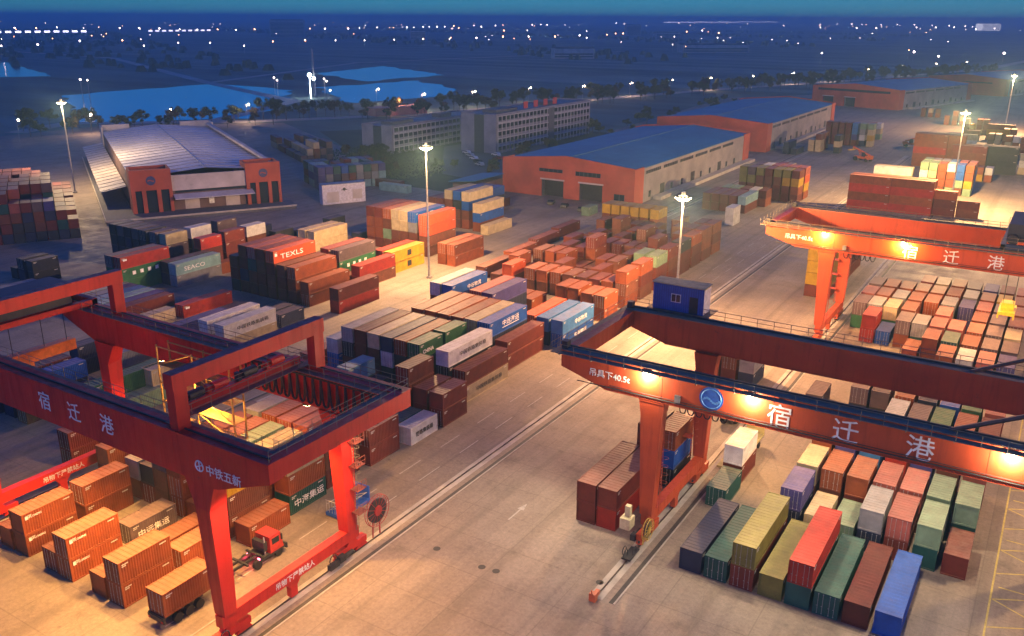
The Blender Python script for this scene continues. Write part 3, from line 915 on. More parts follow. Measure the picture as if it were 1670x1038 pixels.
def mark(x,y0,t,body,size,mat_,dy,dz,bold=.01,sx=1.0):
    o=REC.get((x,y0,t))
    if o is None or isinstance(o,Nul): return
    text_obj(body,size,'lettering',mat_,o,(CW/2+.012,dy,dz),(R(90),0,R(90)),bold=bold,sx=sx,ext=.006)
def plate(x,y0,t,mat_,dy,dz,w_,h_,name='emblem'):
    o=REC.get((x,y0,t))
    if o is None or isinstance(o,Nul): return
    MB().box(CW/2+.002,CW/2+.02,dy-w_/2,dy+w_/2,dz-h_/2,dz+h_/2).build(name,mat_,o)
mark(-135.0,123.6,0,'TEXLS',1.5,M_letter,-4.2,.65,.006,1.6); plate(-135.0,123.6,0,M_letter,-5.4,1.7,.7,.6)
for x,y,t in ((-75.0,102.0,0),(-119.2,96.4,0),(-71.9,102.0,1),(-112.2,76.5,0)): mark(x,y,t,'中国铁路集装箱',.85,M_black,-3.2,1.0,.004,1.25)
mark(-70.0,86.0,0,'铁路集装箱',.8,M_black,-2.0,1.0,.012)
mark(-76.9,116.3,0,'中远海运',1.15,M_letter,-2.2,1.1,.006,1.2); plate(-76.9,116.3,0,M_letter,.6,.75,5.4,.12,'stripe')
for t in (0,1): mark(-70.8,130.6,t,'中谷物流',1.0,M_letter,-1.6,.9,.006,1.2)
mark(-95.0,130.6,0,'中谷物流',1.0,M_letter,-1.0,.8,.006,1.2)
for t in (0,1): plate(-127.1,151.6,t,M_black,.4,1.4,1.5,1.3); mark(-127.1,151.6,t,'MSC',.42,PM['Y'],-.1,1.2,.01)
mark(-70.8,64.0,2,'中海集运',1.1,M_letter,-2.4,.8,.006,1.15)
plate(-134.2,169.8,0,M_letter,.5,1.4,1.4,1.2)
for x,y in ((-80.5,42.5),(-88.7,42.5)):
    for t in (0,1): plate(x,y,t,M_letter,-2.5,2.0,.34,.34); mark(x,y,t,'FLORENS',.34,M_letter,-2.2,1.9,.005)
mark(-80.8,49.7,0,'中远集运',.95,M_letter,-2.2,.8,.006,1.1)
for x,y,t in ((-165.6,109.0,1),(-131.3,138.7,1)):
    for k in range(4): plate(x,y,t,M_letter,-3.2+k*1.9,1.4,.8,.8)
plate(-165.6,109.0,0,M_letter,-5.0,1.9,.9,.4); plate(-141.4,105.0,0,M_letter,-5.0,1.9,.9,.4)
mark(-159.8,118.2,0,'SEACO',1.3,M_letter,-4.0,.7,.006,1.4)
for t in (0,): mark(-80.62,102.0,t,'CHINA',.9,M_letter,-2.2,.8,.02); mark(-80.6,102.0,t,'CHINA',.9,M_letter,-2.2,.8,.02)
if STUFF:
    def lowpoly(L):
        b=MB(); hw=CW/2; hl=L/2
        for x in (-hw,hw-.1):
            for y in (-hl,hl-.12): b.box(x,x+.1,y,y+.12,0,CHT)
        for sx in (-1,1):
            x0,x1=(-hw,-hw+.1) if sx<0 else (hw-.1,hw)
            b.box(x0,x1,-hl+.12,hl-.12,0,.16); b.box(x0,x1,-hl+.12,hl-.12,CHT-.12,CHT)
            k=int(L/.58)
            for i in range(k):
                y=-hl+.2+i*(L-.3)/k; b.box(min(sx*(hw-.05),sx*(hw-.012)),max(sx*(hw-.05),sx*(hw-.012)),y,y+.26,.16,CHT-.12)
        b.box(-hw+.05,hw-.05,-hl+.05,hl-.05,.05,CHT-.02)
        for y in (-hl+.02,hl-.05):
            for x in (-.8,-.3,.3,.8): b.box(x-.02,x+.02,y,y+.03,.1,CHT-.1)
        return b
    LP={k:lowpoly(v) for k,v in LEN.items()}
    big=MB(); keys=list(PM)
    for code,L,x,y,z,rz in STUFF:
        p=LP[L]; c,s_=math.cos(rz),math.sin(rz); n0=len(big.v); mi=keys.index(code)
        big.v+=[(x+vx*c-vy*s_,y+vx*s_+vy*c,z+vz) for vx,vy,vz in p.v]
        big.f+=[tuple(n0+i for i in f) for f in p.f]; big.m+=[mi]*len(p.f)
    tag(big.build('stacked_containers',[PM[k] for k in keys]),'all the smaller and farther stacked containers of the yard','containers',kind='stuff')

# ---------------------------------------------------------------- lamps
LS=0.27
def point(name,loc,power,c,rad=.3,parent=None):
    l=bpy.data.lights.new(name,'POINT'); l.energy=power*LS; l.color=c; l.shadow_soft_size=rad
    o=bpy.data.objects.new(name,l); col.objects.link(o); o.location=loc
    if parent: o.parent=parent
    return o
def spot(name,loc,target,power,c,ang=110,rad=.3,parent=None,blend=.6):
    l=bpy.data.lights.new(name,'SPOT'); l.energy=power*LS; l.color=c; l.shadow_soft_size=rad; l.spot_size=R(ang); l.spot_blend=blend
    o=bpy.data.objects.new(name,l); col.objects.link(o); o.location=loc
    d=Vector(target)-Vector(loc); o.rotation_euler=d.to_track_quat('-Z','Y').to_euler()
    if parent: o.parent=parent
    return o
SOD=(1.0,.50,.18); WARM=(1.0,.62,.32); WHITE=(1.0,.78,.5)
E_mast=emis('mast_lamp_glow',(1,.72,.36),30); E_lamp=emis('crane_lamp_glow',(1,.82,.5),60); E_sod=emis('sodium_lamp_glow',(1,.55,.15),60)
E_street=emis('street_lamp_glow',(1,.74,.50),26,False); E_far=emis('far_lamp_glow',(1,.74,.74),12,False); E_faro=emis('far_lamp_orange_glow',(1,.42,.20),14,False)
E_white=emis('white_flood_glow',(.9,.97,1),40,False)

# ---------------------------------------------------------------- gantry cranes
def railing(b,a,c,h=1.1,n_=None,r=.036):
    a=Vector(a); c=Vector(c); L=(c-a).length; k=n_ or max(2,int(L/2.0))
    for i in range(k+1):
        p=a.lerp(c,i/k); b.bar(p,p+Vector((0,0,h)),r,4)
    for t in (.5,1.0): b.bar(a+Vector((0,0,h*t)),c+Vector((0,0,h*t)),r,4)
def bogies(root,x,y,m,s=1):
    f=MB().box(x-.42,x+.42,y-2.3,y+2.3,.95,1.65); f.ext([(y-.9,1.65),(y+.9,1.65),(y+.5,2.2),(y-.5,2.2)],'x',x-.4,x+.4)
    for yy in (-1.5,1.5): f.ext([(y+yy-.95,.5),(y+yy+.95,.5),(y+yy+.6,1.0),(y+yy-.6,1.0)],'x',x-.36,x+.36)
    bo=f.build('bogie',m,root)
    for yy in (-2.05,-.95,.95,2.05):
        MB().wheel((x,y+yy,.52),.36,.26).build('wheel',M_dark,bo)
    MB().box(x+s*.42,x+s*1.0,y-2.6,y-1.7,.8,1.5).bar((x+s*.7,y-1.6,1.1),(x+s*.7,y-.4,1.1),.25,8).build('drive_motor',M_dark,bo)
def sill(root,x,y0,y1,m,text=None):
    b=MB().box(x-.5,x+.5,y0-1.0,y1+1.0,2.2,3.5)
    o=b.build('sill_beam',m,root)
    mid=(y0+y1)/2-.3
    MB().ext([(mid-1.1,2.2),(mid+1.1,2.2),(mid+.45,1.4),(mid+.45,.3),(mid-.45,.3),(mid-.45,1.4)],'x',x-.32,x+.32).build('sill_support',m,root)
    if text: text_obj(text,.78,'lettering',M_letter,o,(x+.52,mid-2.6,2.52),(R(90),0,R(90)),bold=.006)
def reel(root,x,y,z,r,m,face=1):
    b=MB().ring((x,y,z),r,.045,k=28).ring((x+.35*face,y,z),r,.045,k=28).ring((x,y,z),r*.55,.04,k=18).wheel((x+.17*face,y,z),r*.32,.5,k=16)
    for i in range(14):
        an=2*math.pi*i/14; b.bar((x,y,z),(x,y+math.cos(an)*r,z+math.sin(an)*r),.028,4); b.bar((x+.35*face,y,z),(x+.35*face,y+math.cos(an)*r,z+math.sin(an)*r),.028,4)
    b.build('cable_reel',m,root)
    MB().wheel((x+.17*face,y,z),r*.78,.22,k=20).build('reeled_cable',M_dark,root)
    MB().bar((x,y-.5,z),(x-.1*face,y-.6,.9),.09,5).bar((x,y+.5,z),(x-.1*face,y+.6,.9),.09,5).build('reel_stand',m,root)
def ladder(root,x,y0,z0,z1,m):
    b=MB()
    for s in (-.22,.22): b.bar((x,y0+s,z0),(x,y0+s,z1),.03,4)
    k=int((z1-z0)/.35)
    for i in range(k): b.bar((x,y0-.22,z0+i*.35),(x,y0+.22,z0+i*.35),.02,4)
    k=int((z1-z0-2)/1.0)
    for i in range(k):
        z=z0+2+i; P=[(x+.0,y0-.25,z),(x+.5,y0-.35,z),(x+.75,y0,z),(x+.5,y0+.35,z),(x,y0+.25,z)]
        for a,c in zip(P,P[1:]): b.bar(a,c,.018,4)
    b.build('ladder',m,root)
M_topA=simple('girder_top_grey',(.26,.17,.10),.7,scale=.5)
def crane_A(yn,label,lamps,lampmat,lampc,lampw,electrical=True,trolley=None,chars=True):
    X0=-33.1; root=empty('gantry_crane',(X0,yn,0),0,label,'gantry crane','orange red gantry cranes on the right rails')
    zt,zb=21.2,17.6; RL=40.3; D=16.4
    prof=[(-11.1,19.2),(-5.7,zb),(RL+5.7,zb),(RL+11.1,19.2),(RL+11.1,zt),(-11.1,zt)]
    gs=[]
    for k,y in enumerate((-1.1,D-.5)):
        b=MB().ext(prof,'y',y,y+1.6)
        b.box(-5.7,RL+5.7,y-.08,y+1.68,zb-.06,zb)
        for i in range(int((RL+10)/6.2)+1):
            x=-5.2+i*6.2
            for yy in (y-.022,y+1.602): b.box(x-.07,x+.07,yy,yy+.02,zb+.05,zt-.02)
        o=b.build('girder',M_redA,root); gs.append(o)
        MB().box(-11.16,RL+11.16,y-.10,y+1.70,zt,zt+.07).build('top_plate',M_topA,o)
        MB().box(-11,RL+11,y+1.05,y+1.25,zt+.07,zt+.26).build('trolley_rail',M_dark,o)

    for x0 in (-11.1,RL+10.0):
        MB().box(x0,x0+1.1,.5,D-.5,19.3,zt-.02).build('end_beam',M_redA,root)
    for x in (0,RL):
        for y in (0,D):
            b=MB().frus((x,y-.3+.0,3.5),(.72,.66),(x,y-.3,15.8),(1.22,.78)).frus((x,y-.3,15.8),(1.22,.78),(x,y-.3,zb-.06),(1.5,.80))
            b.box(x-1.4,x+1.4,y-1.15,y+.55,zb-.30,zb-.14)
            b.build('leg',M_redA,root); bogies(root,x,y,M_redA,-1 if x==0 else 1)
        sill(root,x,0,D,M_redA)
    # walkways
    b=MB(); rl=MB()
    for ya,yb,yr in ((-2.05,-1.2,-2.02),(D+1.2,D+2.05,D+2.02)):
        b.box(-11.1,RL+11,ya,yb,zt-.22,zt-.14)
        for i in range(16): b.box(-11+i*4,-10.9+i*4,ya,yb,zt-.36,zt-.22)
        railing(rl,(-11.1,yr,zt-.14),(RL+11,yr,zt-.14),1.05)
    b.box(-12.0,-11.16,-2.05,D+2.05,zt-.22,zt-.14); railing(rl,(-11.95,-2.0,zt-.14),(-11.95,D+2.0,zt-.14),1.05)
    b.build('walkway',M_deck,root); rl.build('railing',M_rail,root)
    MB().box(-11.2,-10.5,-.9,-.1,zt+.07,zt+.9).build('buffer',M_dark,root); MB().box(-11.2,-10.5,D-.1,D+.7,zt+.07,zt+.9).build('buffer',M_dark,root)
    MB().bar((-9,-1.20,zb+.35),(RL+8,-1.20,zb+.35),.06,5).bar((-5,-1.20,zb+.62),(RL+8,-1.20,zb+.62),.04,5).build('conduit',M_dark,root)
    for x in (2.6,): MB().box(x,x+.6,-1.34,-1.12,zb+.5,zb+1.3).build('junction_box',M_steel,root)
    for x in lamps:
        h=MB().box(x-.28,x+.28,-1.62,-1.30,zt-.62,zt-.30).bar((x,-1.4,zt-.3),(x,-1.4,zt-.2),.05)
        fo=h.build('floodlight',M_dark,root)
        MB().box(x-.24,x+.24,-1.60,-1.32,zt-.68,zt-.63).box(x-.24,x+.24,-1.68,-1.63,zt-.62,zt-.34).build('lamp',lampmat,fo)
        point('floodlight_light',(x,-1.95,zt-.95),lampw,lampc,.22,root)
    if chars:
        for c,x in (('宿',13.5),('迁',19.8),('港',26.35)):
            text_obj(c,2.55,'lettering',M_letter,gs[0],(x,-1.12,18.25),(R(90),0,0),align='CENTER',bold=.006)
        text_obj('吊具下40.5t',.98,'lettering',M_letter,gs[0],(-7.6,-1.12,18.95),(R(90),0,0),bold=.006)
    if electrical:
        b=MB().wheel((6.5,-1.14,19.35),1.28,.05,'y',36); b.build('emblem',M_logo,gs[0])
        b=MB()
        for i in range(9 if electrical else 0):
            x=5.5+i*.22; z=19.15+.22*math.sin(i*.8); b.box(x,x+.24,-1.20,-1.165,z-.12,z+.12)
        if electrical: b.ring((6.5,-1.17,19.35),1.05,.05,'y',30); b.build('emblem_wave',simple('logo_light_blue',(.08,.25,.6),.5),gs[0])
    if electrical:
        b=MB().box(-8.5,-1.8,D+1.75,D+4.2,zt+.1,zt+3.5); hs=b.build('electrical_house',simple('house_blue',(.03,.075,.30),.5,scale=.6),root)
        b=MB()
        for i in range(22): b.box(-8.45+i*.3,-8.3+i*.3,D+1.71,D+1.75,zt+.2,zt+3.3)
        b.build('wall_rib',simple('house_blue_rib',(.04,.10,.38),.5),hs)
        MB().box(-8.7,-1.6,D+1.6,D+4.4,zt+3.5,zt+3.62).build('roof',simple('house_roof_tan',(.5,.38,.16),.7),hs)
        MB().box(-6.05,-4.75,D+1.66,D+1.70,zt+1.3,zt+2.4).build('window_frame',M_white,hs)
        MB().box(-5.95,-5.45,D+1.63,D+1.66,zt+1.4,zt+2.3).build('window',M_glass,hs); MB().box(-5.35,-4.85,D+1.63,D+1.66,zt+1.4,zt+2.3).build('window',M_glass,hs)
        MB().box(-3.6,-2.5,D+1.66,D+1.72,zt+.15,zt+2.3).build('door',M_dark,hs)
        MB().box(-1.8,-1.76,D+1.8,D+4.1,zt+.2,zt+3.4).build('end_panel',simple('house_white',(.6,.58,.6),.6),hs)
        b=MB().box(-9.2,-1.0,D+1.5,D+5.2,zt-.0,zt+.08); b.build('house_platform',M_deck,hs)
    b=MB()
    for i in range(6):
        x=2.6+i*.9; P=[(x+t_/6*.9,.2,zb-.15-1.1*(1-(t_/3-1)**4)) for t_ in range(7)]
        for a,c in zip(P,P[1:]): b.bar(a,c,.07,4)
    b.build('festoon_cable',M_dark,root)
    ladder(root,-.9,D-1.3,3.5,17.4,M_redA); ladder(root,.0+1.1,.3,3.5,17.4,M_redA)
    b=MB()
    for z in (6.3,9.2,12.1,15): MB().box(-1.9,-.75,D-2.0,D-.8,z,z+.07).build('ladder_landing',M_redA,root)
    return root
R1=crane_A(82.5,'orange red gantry crane with big white characters spanning the nearer right container block',(-.7,10.6,33.6),E_lamp,(1,.80,.5),5200)
R2=crane_A(159.2,'orange gantry crane farther up the right rails, lit by two orange lamps',(-.7,12.3),E_sod,(1,.48,.10),15000,electrical=False)
# cable reel, cabinet on the nearer right crane
reel(R1,.75,-2.2,2.6,1.25,M_yel)
b=MB().box(-1.9,-.7,-3.6,-2.2,2.6,3.9).box(-1.6,-1.0,-3.0,-2.4,3.9,5.2); b.build('drive_cabinet',simple('cabinet_cream',(.55,.50,.30),.5),R1)
b=MB()
for q in ((-.6,-4.9),(.4,-4.4),(-.2,-5.4)): b.ring((q[0],q[1],.9),.5,.05,k=12)
b.box(-.5,.5,-5.8,-3.2,.35,.55); b.build('rail_clamp',M_dark,R1)
# inclined stay pipes
for R_ in (R1,):
    MB().bar((28.4,-.2,21.2),(38.5,-.2,26.2),.22,6).bar((28.4,16.3,21.2),(38.5,16.3,26.2),.22,6).bar((38.5,-.2,26.2),(38.5,16.3,26.2),.22,6).bar((38.5,-.2,26.2),(38.5,-.2,21.3),.2,6).bar((38.5,16.3,26.2),(38.5,16.3,21.3),.2,6).build('stay_frame',simple('stay_brown',(.16,.09,.06),.6),R_)
# trolley and lit spreader on the far right crane
def trolley(root,x0,x1,y0,y1,z,m,house=True):
    t=MB().box(x0,x1,y0,y0+.7,z,z+.8).box(x0,x1,y1-.7,y1,z,z+.8).box(x0,x0+.7,y0,y1,z+.05,z+.75).box(x1-.7,x1,y0,y1,z+.05,z+.75).build('trolley_frame',m,root)
    if house:
        MB().box(x0+.6,x1-.6,y0+3,y1-3,z+.8,z+3.6).build('machinery_house',simple('machinery_dark',(.03,.035,.05),.6),root)
        b=MB()
        for xx in (x0+1.6,x1-1.6): b.wheel((xx,y0+2,z+1.3),.8,1.4,'y',14)
        b.build('winch_drum',M_dark,root)
    r=MB(); railing(r,(x0,y0,z+.8),(x1,y0,z+.8)); railing(r,(x0,y1,z+.8),(x1,y1,z+.8)); r.build('railing',M_rail,root)
trolley(R2,26.5,33.5,-.6,17.2,21.5,simple('trolley_navy',(.03,.05,.10),.5))
b=MB().box(27.6,30.2,7.4,13.4,8.3,8.8).box(27.9,29.9,9.2,11.6,8.8,10.0)
for x in (27.7,30.1):
    for y in (7.5,13.3): b.box(x-.12,x+.12,y-.12,y+.12,7.7,8.3)
sp_=b.build('spreader',simple('spreader_yellow',(.7,.45,.03),.4),R2)
b=MB()
for x in (28.1,29.7):
    for y in (9.4,11.4): b.bar((x,y,10),(x,y,21.5),.035,4)
b.build('hoist_rope',M_dark,R2)
point('spreader_light',(28.9,8.4,12.5),700,(1,.6,.15),.2,R2)

def crane_B():
    X0=-59.3; yn=44.9; root=empty('gantry_crane',(X0,yn,0),0,'bright red gantry crane with saddle frames over the left container block','gantry crane')
    zt,zb=21.6,17.4; D=16.8; LX=-39.5
    prof=[(8.5,19.8),(1.9,zb-.05),(-1.2,zb-.6),(-2.6,zb),(LX+2.6,zb),(LX+1.2,zb-.6),(LX-1.9,zb-.05),(LX-8.5,19.8),(LX-8.5,zt),(8.5,zt)]
    prof=list(reversed(prof)); gs=[]
    for y in (-.9,D-.6):
        b=MB().ext(prof,'y',y,y+1.5); b.box(LX-8.56,8.56,y-.09,y+1.59,zt,zt+.07)
        for i in range(7):
            x=LX+3.4+i*5.4
            for yy in (y-.022,y+1.502): b.box(x-.07,x+.07,yy,yy+.02,zb+.05,zt-.02)
        o=b.build('girder',M_redB,root); gs.append(o)
        MB().box(LX-8,8,y+.68,y+.82,zt+.07,zt+.22).build('trolley_rail',M_dark,o)

    for x0 in (7.5,LX-8.5):
        MB().box(x0,x0+1.0,.6,D-.6,19.9,zt-.02).box(x0-.08,x0+1.08,.6,D-.6,zt-.02,zt+.05).build('end_beam',M_redB,root)
    for x,s in ((0,1),(LX,-1)):
        for y in (0,D):
            b=MB().frus((x,y-.15,3.5),(.70,.72),(x-s*.3,y-.15,zb-2.6),(.95,.95)).frus((x-s*.3,y-.15,zb-2.6),(.95,.95),(x-s*.6,y-.15,zb+.0),(1.9,.74))
            b.build('leg',M_redB,root); bogies(root,x,y,M_redB,s)
        sill(root,x,0,D,M_redB,'吊物下严禁站人')
        # saddle frame over the girders
        xs=x-s*3.2
        sf=MB().box(xs-.55,xs+.55,-.8,.55,zt+.07,26.9).box(xs-.55,xs+.55,D-.55,D+.8,zt+.07,26.9).box(xs-.6,xs+.6,-.9,D+.9,25.5,27.0)
        sf.build('saddle_frame',M_redB,root)
    # lower cross beam with walkway under the right saddle
    MB().box(-5.6,-4.8,.6,D-.6,zt+.1,zt+1.2).build('cross_beam',M_redB,root)
    b=MB().box(-4.8,-3.9,-.5,D+.5,zt+.3,zt+.38); b.build('walkway',M_deck,root)
    for k,yy in enumerate((2.2,5.0,8.6,12.2)):
        MB().bar((-5.0,yy,zt+1.75),(-5.0,yy+1.7,zt+1.75),.45,10).box(-5.5,-4.9,yy-.5,yy-.1,zt+1.2,zt+2.0).build('winch_motor',M_redB if k%2 else M_dark,root)
    rl=MB(); railing(rl,(-3.95,-.5,zt+.38),(-3.95,D+.5,zt+.38)); railing(rl,(-4.75,.6,zt+1.2),(-4.75,D-.6,zt+1.2),.8)
    wk=MB()
    for ya,yb,yr in ((.65,1.45,1.42),(D-1.45,D-.65,D-1.42)):
        wk.box(LX-8,7.4,ya,yb,zt-.2,zt-.12); railing(rl,(LX-8,yr,zt-.12),(7.4,yr,zt-.12),1.05)
    wk.box(6.6,7.45,1.5,D-1.5,zt-.2,zt-.12); railing(rl,(8.3,-.6,zt+.07),(8.3,D+.8,zt+.07),1.05,r=.035); railing(rl,(6.65,1.5,zt-.12),(6.65,D-1.5,zt-.12),1.05,r=.035)
    railing(rl,(LX-8,D+1.2,zt-.1),(8,D+1.2,zt-.1),1.05)
    wk.box(LX-8,8,D+.95,D+1.25,zt-.2,zt-.12)
    wk.build('walkway',M_deck,root); rl.build('railing',M_rail,root)
    for c,x in (('宿',-23.3),('迁',-18.4),('港',-13.2)):
        text_obj(c,2.1,'lettering',M_letter,gs[0],(x,-.93,18.9),(R(90),0,0),align='CENTER',bold=.006)
    text_obj('中铁五新',1.12,'lettering',M_letter,gs[0],(.55,-.93,18.55),(R(90),0,0),bold=.006)
    b=MB().ring((-.25,-.93,19.05),.5,.07,'y',20); b.bar((-.6,-.93,18.9),(.1,-.93,19.2),.06); b.bar((-.25,-.93,18.6),(-.25,-.93,19.5),.06); b.build('emblem',M_letter,gs[0])
    # festoon cable loops under the far girder
    b=MB().box(-14,5.8,D-1.0,D-.85,zt-.75,zt-.6)
    for i in range(17):
        x=-13+i*1.12; P=[]
        for j in range(9):
            t=j/8; P.append((x+t*1.12,D-.92,zt-.8-2.9*(1-(2*t-1)**4)))
        for a,c in zip(P,P[1:]): b.bar(a,c,.13,5)
    b.build('festoon_cable',M_dark,root)
    # hanging service tower and hoist frame, lit from inside
    b=MB(); x0,x1,y0,y1=-25,-13,D-3.2,D-1.6
    for x in (x0,(x0+x1)/2,x1):
        for y in (y0,y1): b.bar((x,y,11.5),(x,y,20.8),.12,5)
    for z in (11.5,13.8,16.1,18.4,20.6):
        b.bar((x0,y0,z),(x1,y0,z),.09,4); b.bar((x0,y1,z),(x1,y1,z),.09,4)
    for i in range(4):
        z=11.5+2.3*i; b.bar((x0,y0,z),((x0+x1)/2,y0,z+2.3),.08,4); b.bar((x1,y0,z),((x0+x1)/2,y0,z+2.3),.08,4)
        b.box(x0,x1,y0,y1,z-.05,z+.02)
    b.build('service_tower',simple('tower_yellow',(.6,.34,.07),.5),root)
    trolley(root,LX-7.2,LX-2.0,-.6,D+.8,zt+.1,M_redB)
    b=MB().box(LX-6.4,LX-5.2,4,D-1,15.6,17.0).box(LX-6.2,LX-5.4,9,10.2,9.0,15.6); b.build('hoist_frame',simple('hoist_orange',(.62,.16,.03),.5),root)
    b=MB()
    for y in (5,8,12,15): b.bar((LX-5.8,y,17),(LX-5.8,y,21.7),.05,4)
    b.build('hoist_rope',M_dark,root)
    reel(root,.8,D+3.6,4.2,1.85,simple('reel_red',(.35,.03,.03),.5))
    ladder(root,.95,D+.4,3.5,17.2,M_rail)
    b=MB()
    for z in (5.8,8.6,11.4,14.2): b=MB().box(.8,1.9,D-.3,D+1.1,z,z+.06); railing(b,(1.85,D-.3,z+.03),(1.85,D+1.1,z+.03),1.0,2); b.build('stair_landing',simple('landing_dark_red',(.20,.05,.03),.7),root)
    b=MB().box(1.0,3.4,D+.2,D+.5,16.6,16.9); b.build('cable_arm',simple('arm_orange',(.6,.25,.05),.5),root)
    b=MB()
    for y in (D-3.2,-1): b.ring((.55,y,1.5),.55,.06,k=12); b.box(.4,.9,y-.8,y+.6,.6,1.2)
    b.build('rail_clamp',M_dark,root)
    for x in (-5,-16,-29):
        for y in (0,D): f=MB().box(x-.35,x+.35,y-.25,y+.25,zb-.45,zb).build('floodlight',M_dark,root); MB().box(x-.3,x+.3,y-.2,y+.2,zb-.49,zb-.455).build('lamp',E_sod,f)
    return root
LB=crane_B()
YEL=(1.0,.50,.13)
for x,y,t,pw in ((-7,.9,(-14,-10,0),26000),(-16,1.0,(-18,-8,0),26000),(-29,1.0,(-30,-8,0),20000),(-3,13,(-2,6,0),20000),(-16,15.0,(-16,16,0),24000),(-29,15,(-29,14,0),14000)):
    spot('crane_flood_light',(x,y,16.6),t,pw*1.8,YEL,135,.35,LB,.5)
point('tower_light',(-17,13.2,15.5),6000,(1,.58,.14),.2,LB)
spot('added_leg_light',(7.2,-.6,19.0),(.5,1,6),24000,(1,.58,.3),75,.25,LB); spot('added_leg_light',(7.2,13,19.0),(.5,17,7),26000,(1,.55,.28),80,.25,LB)  # spots without fixtures, added to brighten the leg faces
for x,y,t,pw in ((12,1,(12,4,0),9000),(26,1,(26,2,0),9000),(12,15,(12,18,0),8000),(26,15,(26,20,0),8000)):
    spot('crane_flood_light',(x,y,16.9),t,pw*1.7,WHITE,130,.35,R1,.6); spot('crane_flood_light',(x,y,16.9),t,pw*2.6,SOD,130,.35,R2,.6)
spot('crane_flood_light',(8.0,3,17.2),(24,6,0),17000,(1,.56,.26),140,.35,LB,.6); spot('crane_flood_light',(8.0,14,17.2),(22,18,0),15000,(1,.53,.24),140,.35,LB,.6)
spot('crane_flood_light',(-10.6,1,17.6),(-18,-16,0),24000,WHITE,140,.35,R1,.6); spot('crane_flood_light',(16,-1.5,17.2),(14,-24,0),6000,WHITE,140,.35,R1,.6)
spot('crane_flood_light',(8,17.6,17.2),(9,30,0),30000,(1,.50,.12),110,.35,R1,.6); spot('crane_flood_light',(-9,8,19),(-4,12,9),12000,(1,.55,.2),90,.35,R2,.6)
# left gantry beyond the frame edge shows only its rail ends; buffers at the end of the right rail
b=MB().box(-.35,.35,-.3,.3,0,.9).box(-.2,.2,.3,1.1,.2,.7).bar((0,-.3,.9),(0,-.5,1.5),.06)
tag(b.build('rail_buffer',simple('buffer_orange',(.6,.14,.05),.5),None,(-33.1,69.0,0)),'small orange buffer block at the end of the right crane rail','rail buffer')

# ---------------------------------------------------------------- vehicles
def truck():
    t=empty('terminal_truck',(-67.0,42.6,0),0,'red terminal tractor with a container on its skeletal trailer under the left crane','truck')
    b=MB()
    for x in (-.45,.45): b.box(x-.09,x+.09,0,12.6,1.05,1.35)
    for y in (.1,2.2,4.4,6.3,8.5,10.5,12.4): b.box(-1.2,1.2,y-.12,y+.12,1.2,1.4)
    b.box(-1.2,1.2,-.1,.1,.75,1.3); b.build('trailer_chassis',M_dark,t)
    for y in (1.6,2.9,4.2,11.9):
        for x in (-.95,.95): MB().wheel((x,y,.5),.5,.5).build('wheel',M_rubber,t)
    c=MB().frus((0,14.6,1.0),(1.2,.95),(0,14.5,2.9),(1.1,.78)); cb=c.build('cab',simple('truck_red',(.45,.04,.03),.4),t)
    for q in ((-.95,.95,15.40,15.46,1.95,2.7),(1.13,1.17,14.0,15.0,1.9,2.6),(-1.17,-1.13,14.0,15.0,1.9,2.6)): MB().box(*q).build('window',M_glass,cb)
    MB().box(-1.15,1.15,12.3,16.0,.7,1.0).box(-1.2,1.2,15.9,16.1,.5,1.1).build('bumper',M_dark,t)
    for x in (-.95,.95): MB().wheel((x,14.9,.5),.5,.35).build('wheel',M_rubber,t)
    MB().box(.5,1.0,16.1,16.14,.7,.9).build('headlight',M_white,t); MB().box(-1.0,-.5,16.1,16.14,.7,.9).build('headlight',M_white,t)
    tm=simple('tail_red',(.5,.01,.01),.4); MB().box(-1.1,-.8,-.14,-.1,.85,1.0).build('tail_light',tm,t); MB().box(.8,1.1,-.14,-.1,.85,1.0).build('tail_light',tm,t)
    for x in (-.85,.85): MB().box(x-.16,x+.16,12.22,12.29,.9,1.06).build('brake_light',emis('brake_light_glow',(1,.08,.12),14,False),t)
    point('brake_light',(0,11.6,1.0),160,(1,.05,.1),.1,t)
    MB().box(-1.34,-1.22,15.2,15.35,2.0,2.7).build('mirror',M_dark,t); MB().box(1.22,1.34,15.2,15.35,2.0,2.7).build('mirror',M_dark,t)
    MB().bar((.8,13.2,1.0),(.8,13.2,3.1),.09,6).build('exhaust',M_galv,t); MB().box(-.9,.9,13.0,13.5,1.4,2.5).build('air_tank_rack',M_dark,t)
    o=put('O',20,-67.0,42.7+3.05,1.41); o['label']='rust orange short container riding on the red truck trailer under left crane'; o['group']='containers stacked under the left gantry crane'
truck()
def reach_stacker(loc,rz,lab):
    t=empty('reach_stacker',loc,rz,lab,'reach stacker')
    m=simple('stacker_orange',(.55,.12,.03),.45)
    MB().box(-1.3,1.3,-3.6,3.4,1.0,1.9).box(-1.6,1.6,-3.8,-2.2,1.0,2.5).build('body',m,t)
    for x in (-1.7,1.7):
        MB().wheel((x,2.6,.85),.85,.8).build('wheel',M_rubber,t); MB().wheel((x*.85,-2.6,.7),.7,.6).build('wheel',M_rubber,t)
    c=MB().frus((0,-.4,1.9),(.75,.8),(0,-.4,3.6),(.65,.6)).build('cab',M_dark,t)
    MB().box(-.6,.6,.25,.3,2.3,3.3).build('window',M_glass,c)
    MB().bar((0,-3.3,2.6),(0,5.4,5.2),.38,6).bar((-.6,1,2),(-.2,2.6,4.2),.14,5).bar((.6,1,2),(.2,2.6,4.2),.14,5).build('boom',m,t)
    MB().box(-3.0,3.0,5.0,5.8,3.9,4.4).box(-.3,.3,5.2,5.6,4.4,5.3).build('spreader',simple('stacker_spreader',(.5,.3,.05),.5),t)
reach_stacker((-72.5,394,0),R(62),'orange reach stacker parked on open yard left of the red wall of containers')
